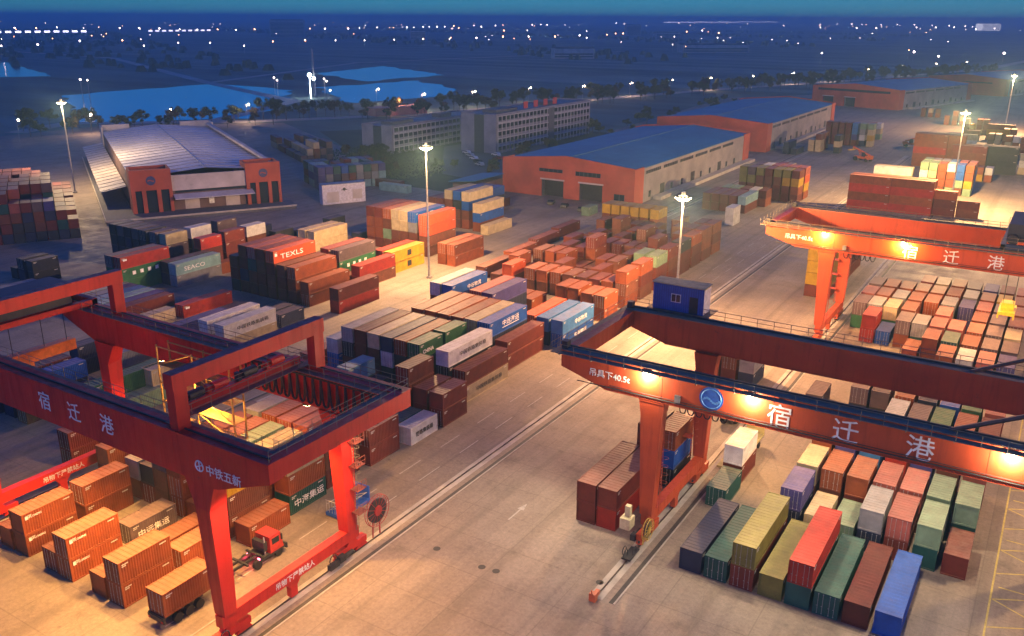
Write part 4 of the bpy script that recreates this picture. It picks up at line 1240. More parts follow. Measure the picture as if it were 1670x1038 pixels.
reach_stacker((-62.5,452,0),R(-70),'orange reach stacker working beside the farther mixed stacks')
def trailer(x,y,rz,c,lab):
    t=empty('flatbed_trailer',(x,y,0),rz,lab,'trailer')
    MB().box(-1.25,1.25,0,12.4,1.15,1.45).box(-1.25,1.25,12.1,12.4,1.45,2.6).build('deck',c,t)
    for yy in (1.6,2.9,4.2,10.5):
        for s in (-1,1): MB().wheel((s*.95,yy,.5),.5,.45).build('wheel',M_rubber,t)
trailer(-30.3,101,0,simple('dusty_yellow',(.45,.40,.18),.8,scale=.8),'dusty yellow flatbed trailer parked along the right rail behind the near crane sill')
def truck2(x,y,rz,mat_,lab,g=None):
    t=empty('lorry',(x,y,0),rz,lab,'truck',g)
    MB().box(-1.2,1.2,0,8.2,.9,1.15).box(-1.2,1.2,0,8.0,1.15,2.0).build('bed',M_steel,t)
    c=MB().frus((0,9.4,.7),(1.2,1.1),(0,9.3,3.0),(1.12,.9)).build('cab',mat_,t)
    MB().box(-1.0,1.0,10.38,10.46,1.8,2.6).build('window',M_glass,c)
    for yy in (1.4,2.7,9.3):
        for s in (-1,1): MB().wheel((s*1.0,yy,.5),.5,.4).build('wheel',M_rubber,t)
fr_=empty('flat_rack',(-66.2,66.4,0),0,'blue flat rack with a grey lattice end standing beyond the left crane reel','flat rack')
MB().box(-1.2,1.2,0,5.2,.1,.55).box(-1.2,1.2,5.0,5.2,.55,2.2).build('base',M_logo,fr_)
b=MB()
for i in range(6): b.bar((-1.1,.3+i*.8,.6),(1.1,.7+i*.8,1.5),.06,4); b.bar((-1.1+i*.44,.1,.55),(-1.1+i*.44,.1,2.1),.05,4)
b.bar((-1.2,.1,2.1),(1.2,.1,2.1),.06,4).bar((-1.1,.3,1.5),(-1.1,4.8,1.5),.05,4).bar((1.1,.3,1.5),(1.1,4.8,1.5),.05,4).build('lattice',M_galv,fr_)
truck2(-35.5,116,R(-4),simple('lorry_red',(.5,.06,.03),.5),'red lorry waiting under the near right crane among machinery')
def car(x,y,rz,m,lab,g=None):
    t=empty('parked_car',(x,y,0.01),rz,lab,'car',g)
    MB().ext([(-2.2,.3),(2.2,.3),(2.25,.8),(1.3,.95),(.7,1.42),(-1.2,1.45),(-2.1,.95)],'x',-.85,.85).build('body',m,t)
    MB().ext([(1.2,.98),(.72,1.36),(-1.15,1.38),(-1.9,.98)],'x',-.87,.87).build('window',M_glass,t)
    for yy in (-1.35,1.35):
        for s in (-1,1): MB().wheel((s*.78,yy,.32),.32,.2).build('wheel',M_rubber,t)
mcar=[simple('car_white',(.7,.7,.7),.3),simple('car_silver',(.4,.42,.45),.3),simple('car_black',(.02,.02,.025),.3),simple('car_red',(.4,.03,.03),.3)]
for i,(x,y,rz,k) in enumerate([(-222,318,1.2,0),(-216,312,1.2,1),(-210,306,1.2,0),(-204,300,1.2,2),(-199,294,1.2,1),(-214,327,1.3,2),(-208,320,1.3,0),(-201,312,1.3,3)]):
    car(x,y,rz,mcar[k],f"{['white','silver','black','red'][k]} car, {ORD[i+1]} in the car park between the office blocks",'cars parked between the office blocks')
for i,(x,y,k) in enumerate([(-137,243,2),(-131,241,2),(-124,239,2)]):
    car(x,y,.3,mcar[k],f"dark car parked before the open red warehouse doors, {ORD[i+1]} from left",'cars before the red warehouse')

# ---------------------------------------------------------------- buildings
M_brick=simple('orange_red_wall',(.42,.085,.045),.8,scale=.12,dirtamt=.3)
M_brown=simple('brown_wall',(.16,.10,.09),.8,scale=.2)
M_greywall=simple('grey_cladding',(.26,.23,.22),.7,scale=.15)
M_cream=simple('pale_render',(.50,.44,.42),.8,scale=.15)
M_dkwall=simple('dark_wall',(.10,.10,.12),.8)
def roofmat(name,c,rib=.9,ax='x'):
    m,n,p=newmat(name); wv=n.nodes.new('ShaderNodeTexWave'); wv.inputs['Scale'].default_value=1/rib/2; wv.bands_direction=ax.upper() if ax!='x' else 'X'
    v=coord(n); n.links.new(v,wv.inputs['Vector'])
    a=noise(n,.06,6,v,.7); cc=mixc(n,ramp(n,a,.35,.65),tuple(x*.75 for x in c),tuple(x*1.15 for x in c))
    st=noise(n,1,5,coord(n,(.9,.04,1) if ax!='x' else (.04,.9,1)),.7); cc=mixc(n,ramp(n,st,.5,.72,(0,0,0),(.35,.35,.35)),cc,tuple(x*.45 for x in c))
    n.links.new(cc,p.inputs['Base Color']); p.inputs['Roughness'].default_value=.5; p.inputs['Metallic'].default_value=.0
    bp=n.nodes.new('ShaderNodeBump'); bp.inputs['Strength'].default_value=.5; bp.inputs['Distance'].default_value=.08; n.links.new(wv.outputs[1],bp.inputs['Height']); n.links.new(bp.outputs[0],p.inputs['Normal'])
    return m
M_roofblue=roofmat('blue_metal_roof',(.035,.16,.24),.9,'y'); M_roofgrey=roofmat('grey_metal_roof',(.60,.57,.60),.9,'y')
def warehouse(name,loc,rz,W,D,eh,rh,roof,label,wall,side,doors,strips,sidewin=True,pil=7,group=None):
    """origin at the front right corner; x to the right along the front, y to the back"""
    t=empty(name,loc,rz,label,'warehouse',group)
    front=[(-W,0),(0,0),(0,eh),(-W/2,rh),(-W,eh)]
    w_=MB()
    # front wall built around the door openings
    xs=sorted([-W]+[d for q in doors for d in q[:2]]+[0]); dh=doors[0][2] if doors else 0
    for i in range(0,len(xs)-1):
        if any(abs(xs[i]-q[0])<1e-6 for q in doors): continue
        w_.box(xs[i],xs[i+1],0,.4,0,dh)
    n_=len(w_.v); pr_=[(-W,dh),(0,dh),(0,eh+.6),(-W/2,rh+.6),(-W,eh+.6)]
    w_.ext(list(reversed(pr_)),'y',0,.4)
    w_.build('gable_wall',wall,t)
    MB().ext(list(reversed([(-W,0),(0,0),(0,eh+.6),(-W/2,rh+.6),(-W,eh+.6)])),'y',D-.4,D).build('gable_wall',wall,t)
    MB().box(-.35,-.05,.4,D-.4,0,eh).build('side_wall',side,t); MB().box(-W+.05,-W+.35,.4,D-.4,0,eh).build('side_wall',side,t)
    for xa,xb in ((-.30,.25),(-W-.25,-W+.3)):
        for ya,yb in ((.002,pil),(D-pil,D-.002)): MB().box(xa,xb,ya,yb,0,eh+.4).build('corner_pier',wall,t)
    r_=MB(); 
    for sx in (0,-W):
        a=Vector((sx,.4,eh)); c=Vector((sx,D-.4,eh)); d=Vector((-W/2,D-.4,rh)); e=Vector((-W/2,.4,rh)); u=Vector((0,0,.15))
        r_.quad(*( (a,c,d,e) if sx==0 else (c,a,e,d))); r_.quad(*((a-u,e-u,d-u,c-u) if sx==0 else (c-u,d-u,e-u,a-u)))
        r_.quad(a,a-u,c-u,c)
    ro=r_.build('roof',roof,t)
    MB().box(-W/2-.35,-W/2+.35,.5,D-.5,rh-.05,rh+.12).build('ridge_cap',roof,ro)
    for q in doors:
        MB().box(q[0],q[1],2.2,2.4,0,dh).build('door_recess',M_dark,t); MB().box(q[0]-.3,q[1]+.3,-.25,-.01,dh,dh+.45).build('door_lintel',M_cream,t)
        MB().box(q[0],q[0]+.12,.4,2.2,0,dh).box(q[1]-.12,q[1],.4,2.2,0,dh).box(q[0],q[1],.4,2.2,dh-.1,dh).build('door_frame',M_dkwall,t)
    for q in strips:
        f=MB().box(q[0],q[1],-.07,-.003,q[2],q[3]).build('window',M_glass,t); b=MB()
        k=int((q[1]-q[0])/1.5)
        for i in range(k+1): x=q[0]+(q[1]-q[0])*i/k; b.box(x-.06,x+.06,-.11,-.073,q[2],q[3])
        b.build('window_bars',M_dkwall,f)
    if sidewin:
        y=pil+2; k=0
        while y<D-pil-14:
            f=MB().box(-.02,.06,y,y+12,eh-2.1,eh-1.1).build('window',M_glass,t)
            b=MB()
            for i in range(9): b.box(.062,.10,y+i*1.5-.05,y+i*1.5+.05,eh-2.1,eh-1.1)
            b.build('window_bars',M_greywall,f); y+=14.5
        y=pil+5; k=0
        while y<D-pil-5:
            MB().box(-.02,.05,y,y+(3.6 if k%3==1 else 1.6),0 if k%3==1 else 1.2,4.2 if k%3==1 else 3.2).build('side_door' if k%3==1 else 'window',M_dark if k%3==1 else M_glass,t); y+=9.3; k+=1
        MB().box(.3,3.2,pil+8,D,.0,1.1).build('loading_dock',M_beam,t)
    return t
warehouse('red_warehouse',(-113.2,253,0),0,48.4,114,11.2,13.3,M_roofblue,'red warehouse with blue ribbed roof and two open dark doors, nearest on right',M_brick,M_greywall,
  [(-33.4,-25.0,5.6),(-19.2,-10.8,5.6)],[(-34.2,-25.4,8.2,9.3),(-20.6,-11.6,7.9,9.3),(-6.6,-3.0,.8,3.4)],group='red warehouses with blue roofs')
warehouse('red_warehouse',(-114.3,395,0),0,52,126,12.0,14.2,M_roofblue,'middle red warehouse with blue roof, between two similar ones',M_brick,M_greywall,[(-33,-25,5.5),(-19,-11,5.5)],[(-34,-25,8.4,9.4)],group='red warehouses with blue roofs')
warehouse('red_warehouse',(-99.5,634,0),R(-16.5),62,112,12.2,14.8,M_roofblue,'farther red warehouse with dark strip window under a shallow blue roof',M_brick,M_greywall,[(-54,-46,6),(-38,-30,6)],[(-58,-6,9.9,11.4)],group='red warehouses with blue roofs')
warehouse('red_warehouse',(-50,800,0),R(-16.5),60,110,12.2,14.8,M_roofblue,'farthest red warehouse glowing orange beside the distant mast',M_brick,M_greywall,[(-40,-32,6)],[(-50,-10,9,10)],group='red warehouses with blue roofs')
# blue lean-to beside the first red warehouse
t=empty('lean_to_shed',(-161.5,236,0),0,'low shed with a sloping blue roof left of the nearest red warehouse','shed')
MB().box(-9,-.3,0,18,0,4.4).build('wall',M_brown,t); MB().ext([(-10,4.9),(.3,5.9),(.3,6.1),(-10,5.1)],'y',-1,19).build('roof',M_roofblue,t); MB().box(-6,-2.5,-.05,-.003,0,3.2).build('door',M_dark,t)

# grey roofed warehouse
gl=empty('grey_warehouse',(-206.8,194.4,0),math.atan2(D1.y,D1.x),'long warehouse with pale grey ribbed roof and two orange corner towers','warehouse')
W,D=43.0,127.0; eh,rh=11.3,13.2
for q in ((-W+.4,-.4,1.2,1.6,0,eh),(-.7,-.3,1.6,D-1,0,eh+.9),(-W+.3,-W+.7,1.6,D-1,0,eh),(-W+.7,-.7,D-1.4,D-1,0,eh)): MB().box(*q).build('side_wall',M_brown,gl)
MB().box(-W+11.2,-10.3,.6,1.18,7.0,eh+.3).build('fascia',M_cream,gl)
b=MB()
for sx in (-.7,-W+.4):
    a=Vector((sx,1.6,eh)); c=Vector((sx,D-1,eh)); d=Vector((-W/2,D-1,rh)); e=Vector((-W/2,1.6,rh)); u=Vector((0,0,.12))
    b.quad(*((a,c,d,e) if sx>-5 else (c,a,e,d))); b.quad(*((a-u,e-u,d-u,c-u) if sx>-5 else (c-u,d-u,e-u,a-u)))
b.quad((-W+.4,1.2,eh),(-.7,1.2,eh),(-.7,1.6,eh),(-W+.4,1.6,eh))
ro=b.build('roof',M_roofgrey,gl)
b=MB()
for i in range(20): b.ext([(-.7,eh+.02),(-W/2,rh+.02),(-W+.4,eh+.02),(-W+.4,eh+.16),(-W/2,rh+.16),(-.7,eh+.16)],'y',6+i*6.2,6.25+i*6.2)
b.box(-W/2-.2,-W/2+.2,1.8,D-1.2,rh+.0,rh+.2); b.build('roof_seam',simple('roof_seam_grey',(.30,.28,.30),.4),ro)
MB().box(-1.6,-.25,1.6,D-1,eh+.9,eh+1.7).build('parapet',M_cream,gl)
def tower(x0,x1,y0,y1,h):
    b=MB(); w_=x1-x0
    for a,c in ((0,.10),(.26,.36),(.62,.72),(.92,1.0)): b.box(x0+a*w_,x0+c*w_,y0,y0+1.2,0,7.8)
    b.box(x0,x1,y0,y0+1.2,7.8,h); b.box(x0,x0+.5,y0+1.2,y1,0,h); b.box(x1-.5,x1,y0+1.2,y1,0,h); b.box(x0+.5,x1-.5,y1-.5,y1,eh,h)
    t=b.build('tower',M_brick,gl)
    MB().box(x0+.5,x1-.5,y0+.7,y0+.8,0,7.8).build('window',M_glass,t)
    if y0<5:
        MB().wheel(((x0+x1)/2,y0-.04,10.6),1.35,.06,'y',24).build('emblem',simple('emblem_dark_blue',(.03,.04,.14),.5),t)
        e=MB(); cx=(x0+x1)/2
        for i in range(6): e.box(cx-.9+i*.3,cx-.62+i*.3,y0-.12,y0-.075,10.45+.16*math.sin(i),10.75+.16*math.sin(i))
        e.build('emblem_stroke',M_brick,t)
tower(-W-.2,-W+11.2,-.3,8,13.8); tower(-10.3,.2,-.3,8,13.8); tower(-W-.2,-W+11,D-8,D,13.6) if 0 else None
MB().box(-W-.2,-W+11,D-1,D,0,13.8).box(-W-.2,-W+.4,D-9,D-1,0,13.8).build('rear_tower',M_cream,gl); MB().box(-12,.2,D-1,D,0,13.9).box(-.4,.2,D-9,D-1,0,13.9).build('rear_tower',M_cream,gl)
MB().ext([(-3.6,5.0),(.6,5.8),(.6,6.0),(-3.6,5.2)],'x',-W+11.4,-8.6).build('canopy',M_roofgrey,gl)
MB().box(-W+12,-10.6,1.12,1.18,6.2,6.95).build('window',M_glass,gl)
for x in (-28.5,-16.6): MB().box(x,x+4.2,1.08,1.17,1.2,5.0).build('shutter',M_cream,gl)
MB().box(-21.5,-20,1.1,1.17,2.3,4.1).build('window',M_white,gl)
MB().prism([(-W-8,-6.5),(3,-6.5),(3,1.19),(-W-.21,1.19),(-W-.21,D),(-W-8,D)],0,1.15).build('loading_dock',M_dkwall,gl)
MB().box(-W-8.1,3.1,-6.7,-6.5,.7,1.2).box(-W-8.3,-W-8,-6.7,D,.7,1.25).build('dock_edge',M_beam,gl)
b=MB().ext([(-W-7.6,5.3),(-W-.2,6.6),(-W-.2,6.8),(-W-7.6,5.5)],'y',16,D-2); ca=b.build('side_canopy',simple('canopy_translucent',(.45,.40,.36),.5,scale=.4),gl)
b=MB()
for i in range(18): b.ext([(-W-7.6,5.52),(-W-.2,6.82),(-W-.2,6.92),(-W-7.6,5.62)],'y',17+i*6,17.2+i*6)
b.build('canopy_rib',M_dkwall,ca)

# office blocks
M_off=simple('office_render',(.22,.22,.27),.8,scale=.15)
def office(name,loc,W,D,h,floors,label,recess,rz=0,group=None):
    t=empty(name,loc,rz,label,'office building',group)
    b=MB().box(-W,0,.3,D,0,h); b.box(-W,-W*.62,0,.3,0,h+.8).box(-W*.34,0,0,.3,0,h+.8); b.build('wall',M_off,t)
    MB().box(-W*.62,-W*.34,.1,.3,0,h+.3).build('stair_glazing',simple('office_dark_glass',(.04,.05,.08),.3),t)
    r_=MB().box(-W+.5,-.5,.8,D-.5,h,h+.25).build('roof',simple('office_roof',(.16,.17,.19),.7,scale=.2),t)
    MB().box(-W,-W+.4,.3,D,h,h+.9).box(-.4,0,.3,D,h,h+.9).box(-W+.4,-.4,D-.4,D,h,h+.898).build('parapet',M_off,t)
    MB().box(-W*.7,-W*.3,D*.1,D*.3,h+.25,h+1.6).build('roof_plant',M_dkwall,r_); MB().box(-W*.65,-W*.35,D*.6,D*.72,h+.25,h+1.9).build('roof_plant',M_dkwall,r_)
    fh=h/floors
    fr=MB(); 
    for f in range(floors):
        z=f*fh
        MB().box(.0,.12,1.2,min(recess-3,D-1),z+fh*.35,z+fh*.9).build('window_band',M_glass,t)
        if recess+3<D-1: MB().box(.0,.12,recess+3,D-1,z+fh*.35,z+fh*.9).build('window_band',M_glass,t)
        fr.box(.0,.45,1.0,min(recess-2.8,D-.8),z+fh*.9,z+fh*1.0+(.5 if f==floors-2 else .0))
        if recess+2.8<D-.8: fr.box(.0,.45,recess+2.8,D-.8,z+fh*.9,z+fh+(.5 if f==floors-2 else .0))
    y=1.0; 
    while y<D-1:
        if abs(y-recess)>3: fr.box(.12,.40,y,y+.35,0,h-.05)
        y+=3.3
    fr.build('facade_frame',simple('facade_white',(.40,.40,.43),.7),t)
    if recess<D: MB().box(.0,.2,recess-2.8,recess+2.8,0,h).build('recess_panel',M_dkwall,t)
    return t
office('office_block',(-211,324.5,0),18.5,88,16,5,'taller pale office block with a gridded facade right of its lower twin',48,group='office blocks')
office('office_block',(-247.3,298.2,0),16.8,72,11.3,4,'lower pale office block with white window bands left of its taller twin',80,group='office blocks')
b=MB()
for i in range(4): b.box(-214.0,-213.7,352+i*9,355.5+i*9,17,20); b.bar((-213.8,353.7+i*9,16.2),(-213.8,353.7+i*9,17),.08)
tag(b.build('rooftop_sign',simple('sign_red',(.5,.03,.05),.5)),'row of four red sign panels on the taller office roof','sign')
# white site office
so=empty('site_office',(-189.3,214.0,0),math.atan2(12.6,6.7),'white two storey site office with a dark emblem between two windows','site office')
MB().box(-14.2,0,0,3,0,6.2).build('wall',simple('site_white',(.58,.55,.62),.6),so)
MB().box(-14.4,.2,-.2,3.2,6.2,6.35).build('roof',M_steel,so)
MB().box(-12.8,-8.9,-.06,-.003,.6,3.9).build('shutter',M_cream,so); MB().box(-4.3,-1.1,-.06,-.003,1.2,4.2).build('shutter',M_cream,so)
MB().wheel((-7.0,-.04,4.5),.5,.05,'y',16).box(-8,-6,-.07,-.02,4.2,4.4).build('emblem',M_dark,so)
# far buildings
def farb(x,y,W,D,h,lab,m=M_cream,rz=.7):
    t=empty('tower_block',(x,y,-.3),rz,lab,'building')
    MB().box(-W/2,W/2,-D/2,D/2,0,h).build('wall',m,t)
    for f in range(int(h/3.6)-1): MB().box(-W/2+1.5,W/2-1.5,-D/2-.12,-D/2-.01,2+f*3.6,3.9+f*3.6).build('window_band',M_glass,t)
    MB().box(-W/2+3,W/2-3,-D/2+2,D/2-2,h,h+2.5).build('roof',M_dkwall,t)
farb(-1880,1840,92,30,46,'wide pale tower block standing alone on the distant plain')
farb(-1500,1930,40,30,22,'low distant block just right of the wide tower block')
farb(-1330,2900,50,30,34,'distant block among lights near the middle horizon')
farb(-1020,2450,70,40,18,'low distant hall behind the middle row of far lamps')
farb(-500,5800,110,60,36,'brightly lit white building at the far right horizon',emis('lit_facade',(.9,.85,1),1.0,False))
farb(-640,1190,60,22,14,'low dark hall on the plain above the middle warehouse')
farb(-560,1560,120,30,13,'long dark shed on the plain under the far right lamps')
def litrow(x0,y0,x1,y1,h,lab,st):
    a=Vector((x0,y0)); d=Vector((x1,y1))-a; L=d.length
    t=empty('lit_viaduct',(x0,y0,0),math.atan2(d.y,d.x),lab,'viaduct')
    MB().box(0,L,-6,6,h-4,h).build('deck',M_cream,t)
    b=MB()
    for i in range(int(L/60)+1): b.box(i*60-2,i*60+2,-3,3,-.3,h-4)
    b.build('pier',M_cream,t)
    b=MB()
    k=int(L/26)
    for i in range(k): b.box(i*26,i*26+15,-6.6,-6.05,h-2,h+2.5)
    b.build('light_strip',emis('viaduct_glow',(.75,.72,1),st,False),t)
litrow(-2520,1330,-2480,1650,12,'brightly lit viaduct at the far left edge of the plain',3.2)
litrow(-2420,1790,-2440,2060,12,'second short lit viaduct on the far left plain',1.6)
litrow(-2900,6900,-2750,9500,26,'long lit viaduct across the right horizon',3.5)

# ---------------------------------------------------------------- high masts and street lamps
def mast(x,y,h,lab,pw,c=(1,.70,.40),r=1.05):
    t=empty('high_mast_lamp',(x,y,0),rnd.uniform(0,1),lab,'high mast lamp')
    MB().bar((0,0,0),(0,0,h-.4),.30,10,0,.13).box(-.5,.5,-.5,.5,0,.5).build('pole',M_galv,t)
    b=MB().ring((0,0,0),0.01,.01,k=3)
    b=MB()
    for i in range(16):
        a=2*math.pi*i/16; a2=2*math.pi*(i+1)/16; b.bar((r*math.cos(a),r*math.sin(a),h-.2),(r*math.cos(a2),r*math.sin(a2),h-.2),.07,4)
    for i in range(4):
        a=math.pi*i/2; b.bar((0,0,h),(r*math.cos(a),r*math.sin(a),h-.2),.05,4)
    b.bar((0,0,h-.6),(0,0,h+.6),.35,8); b.build('lamp_ring',M_galv,t)
    f=MB(); e=MB()
    for i in range(10):
        a=2*math.pi*i/10; cx,cy=r*math.cos(a),r*math.sin(a); f.box(cx-.22,cx+.22,cy-.22,cy+.22,h-.5,h-.12)
    e.bar((0,0,h-.95),(0,0,h-.52),r*.8,18,0,r*1.35)
    ff=f.build('floodlight',M_dark,t); e.build('lamp',E_mast,ff)
    point('mast_light',(0,0,h-1.6),pw,c,.9,t)
    return t
mast(-279,171,30,'tall mast lamp standing left of the grey roofed warehouse',190000,(1,.68,.34))
mast(-118.3,154,30,'tall mast lamp beside the yellow containers in the middle yard',380000,(1,.58,.26))
mast(-55.8,146,27,'tall mast lamp at the edge of the brown container rows',380000,(1,.53,.22))
mast(-28.5,306,30,'tall mast lamp beside the sideways red containers in the right yard',800000,(1,.60,.24))
mast(-29.9,530,30,'farthest tall mast lamp near the upper right corner',700000,(1,.55,.24))
mast(-62,30,30,'tall mast lamp close to the camera below the left crane',0) if 0 else None
# unseen masts assumed below and right of the frame, lighting the yard
mast(-24,12,28,'unseen tall mast lamp nearest the camera below the view',20000,(1,.64,.28))
mast(30,225,30,'unseen tall mast lamp beyond the right edge of the far crane',380000,(1,.56,.22))
mast(22,120,30,'unseen tall mast lamp right of the right container block',140000,(1,.62,.26))
def lamp_protos():
    t=empty('street_lamp',(0,0,0)); t['category']='street lamp'
    MB().bar((0,0,0),(0,0,9.6),.11,6,0,.07).bar((0,0,9.5),(1.6,0,10.2),.06,5).build('pole',M_galv,t)
    h=MB().box(1.2,2.3,-.18,.18,10.1,10.26).build('lamp_head',M_galv,t)
    MB().ball((1.8,0,9.92),.5,k=6).build('lamp',E_street,h)
    return t
sl=lamp_protos(); first=True
SP=[(-415,268,'behind the left container stacks'),(-403,306,'left of the pond edge'),(-392,348,'right of the grey warehouse roof'),(-425,448,'beside the narrow radio mast'),(-406,475,'above the pink lit shed'),(-356,461,'behind the lower office block'),(-341,496,'left behind the taller office block'),(-328,546,'above the rooftop sign'),(-305,584,'just right of the taller office'),(-291,634,'above the first blue roof'),(-279,685,'left of the middle warehouse roof'),(-262,726,'over the middle warehouse roof'),(-241,772,'above the middle blue ridge'),(-225,839,'right above the middle blue roof'),(-203,892,'left above the farther warehouse'),(-182,948,'over the farther warehouse front'),(-167,1048,'over the farther warehouse roof'),(-143,1116,'behind the farther warehouse roof'),(-120,1190,'left of the farthest warehouse'),(-420,234,'at the far left edge among trees'),(-106,1538,'above the farthest mast lamp'),(-489,513,'by the pond right of the gravel road')]
for x,y,ds in SP:
    o=sl if first else dup(sl); first=False
    o.location=(x,y,-.1); o.rotation_euler=(0,0,rnd.uniform(-.4,.4)); o['label']='single armed street lamp '+ds; o['group']='street lamps along the road behind the warehouses'
for x,y in ((-415,268),(-403,306),(-392,348),(-406,475),(-356,461),(-341,496),(-328,546),(-305,584),(-291,634),(-262,726),(-225,839),(-203,892),(-167,1048)): point('street_light',(x,y,9.2),16000,(1,.62,.38),.3)
FL_M=[(-1392,772),(-1410,840),(-1560,1010),(-1545,1087),(-1239,908),(-1339,1050),(-1300,1086),(-1128,1008),(-1282,1215),(-1304,1320),(-1262,1361),(-1221,1400),(-1211,1480),(-1201,1564),(-1228,1701),(-1187,1744),(-1217,1903),(-1172,1950),(-1125,1998),(-1157,2188),(-1002,1931),(-1145,2328),(-1217,2533),(-1201,2551),(-1133,2629),(-1209,3088),(-1290,3457),(-1031,2915),(-905,2229),(-769,2168)]
FL_F=[(-3251,1862),(-3213,1919),(-3335,2074),(-3259,2197),(-3062,2149),(-3025,2206),(-2846,2158),(-2679,2114),(-2529,2066),(-2606,2216),(-2456,2166),(-2533,2318),(-2541,2602),(-2508,2650),(-2457,2725),(-2564,2911),(-2668,3146),(-2628,3211),(-2595,3264),(-2578,3291),(-2715,3538),(-2699,3565),(-2678,3600),(-2659,3634),(-2814,3926),(-2323,3278),(-2961,4327),(-2559,3804),(-2898,4452),(-3110,4862),(-1790,2806),(-1735,2877),(-3017,5062),(-3262,5590),(-2969,5165),(-2910,5293),(-1517,2922),(-3714,7733),(-3284,6989),(-3584,8155),(-3518,8368),(-3450,8588),(-3377,8825),(-3298,9080),(-3222,9324),(-2613,8113),(-2034,8330),(-2074,9143),(-1931,9103),(-1794,8883),(-1743,8796),(-1644,8936),(-1502,8926),(-1345,8840),(-1124,8275),(-978,8131),(-823,7752),(-1301,5344),(-1074,5187),(-996,5305),(-897,5993),(-811,6131),(-726,6269),(-696,6978),(-499,5166),(-655,7856),(-454,5648)]
FL_X=[(-618,396),(-608,395),(-500,475),(-522,493),(-482,505),(-310,1297),(-214,1437),(-162,1288),(-101,1471)]
rf=random.Random(5)
def far_lamp(mat_,k):
    t=empty('distant_street_lamp',(0,0,0)); t['category']='street lamp'
    MB().bar((0,0,-.3),(0,0,11.5),.25,5).build('pole',M_galv,t); MB().ball((0,0,12),1.0,k=6).build('lamp',mat_,t); return t
FP=[far_lamp(E_far,0),far_lamp(E_faro,1)]; used=[False,False]
def place_far(L,base,grp,sz,po):
    for i,(x,y) in enumerate(L):
        k=1 if rf.random()<po else 0
        o=dup(FP[k]) if used[k] else FP[k]; used[k]=True
        d=math.hypot(x,y); s=max(.5,d/1440*sz*rf.uniform(.75,1.25))
        o.location=(x,y,0); 
        for ch in o.children:
            if ch.name.startswith('lamp'): ch.scale=(s,s,s); ch.location=(0,0,12-12*s)
        o['label']=('orange' if k else 'pale')+base; o['group']=('orange' if k else 'pale')+grp
place_far(FL_M,' lamp in the nearer dotted row across the plain',' lamps in the nearer dotted row',.85,.38)
place_far(FL_F,' lamp in the farthest dotted row near the horizon',' lamps in the farthest dotted row',.75,.15)
ra=random.Random(77); FL_R=[]
for i in range(110):
    az=R(ra.uniform(-62,-3)); d=ra.choice((ra.uniform(1500,2600),ra.uniform(3200,7500),ra.uniform(3200,7500)))
    FL_R.append((int(math.sin(az)*d),int(math.cos(az)*d)))
place_far(FL_R,' faint lamp scattered over the far plain',' faint lamps scattered over the far plain',.38,.45)
place_far(FL_X,' single lamp standing alone in the dark fields',' single lamps in the fields',1.2,.1)
lx=empty('radio_mast',(-470,482,0),0,'slender radio mast with a lit ladder standing on the dark field','radio mast')
b=MB()
for a in range(3):
    an=a*2.094; b.bar((1.4*math.cos(an),1.4*math.sin(an),0),(.3*math.cos(an),.3*math.sin(an),34),.10,4)
for k in range(16):
    z=2*k; r=1.4-1.1*z/34
    for a in range(3): b.bar((r*math.cos(a*2.094),r*math.sin(a*2.094),z),(r*math.cos(a*2.094+2.094),r*math.sin(a*2.094+2.094),z+2),.06,3)
b.build('lattice',M_galv,lx); MB().ball((0,0,14),1.1).ball((-6,2,16),1.3).bar((-6,2,15),(-6,2,0),.15,5).build('lamp',E_white,lx)
sh=empty('lit_shed',(-352,430,0),R(70),'low shed glowing pink under lamps above the lower office block','shed')
MB().box(-18,18,-6,6,0,4.5).build('wall',simple('shed_pink',(.6,.25,.18),.8),sh); MB().box(-19,19,-7,7,4.5,4.8).build('roof',simple('shed_roof',(.5,.22,.17),.7),sh)
point('shed_light',(-345,424,9),9000,(1,.35,.18),.3); point('shed_light',(-356,440,9),6000,(1,.35,.18),.3)

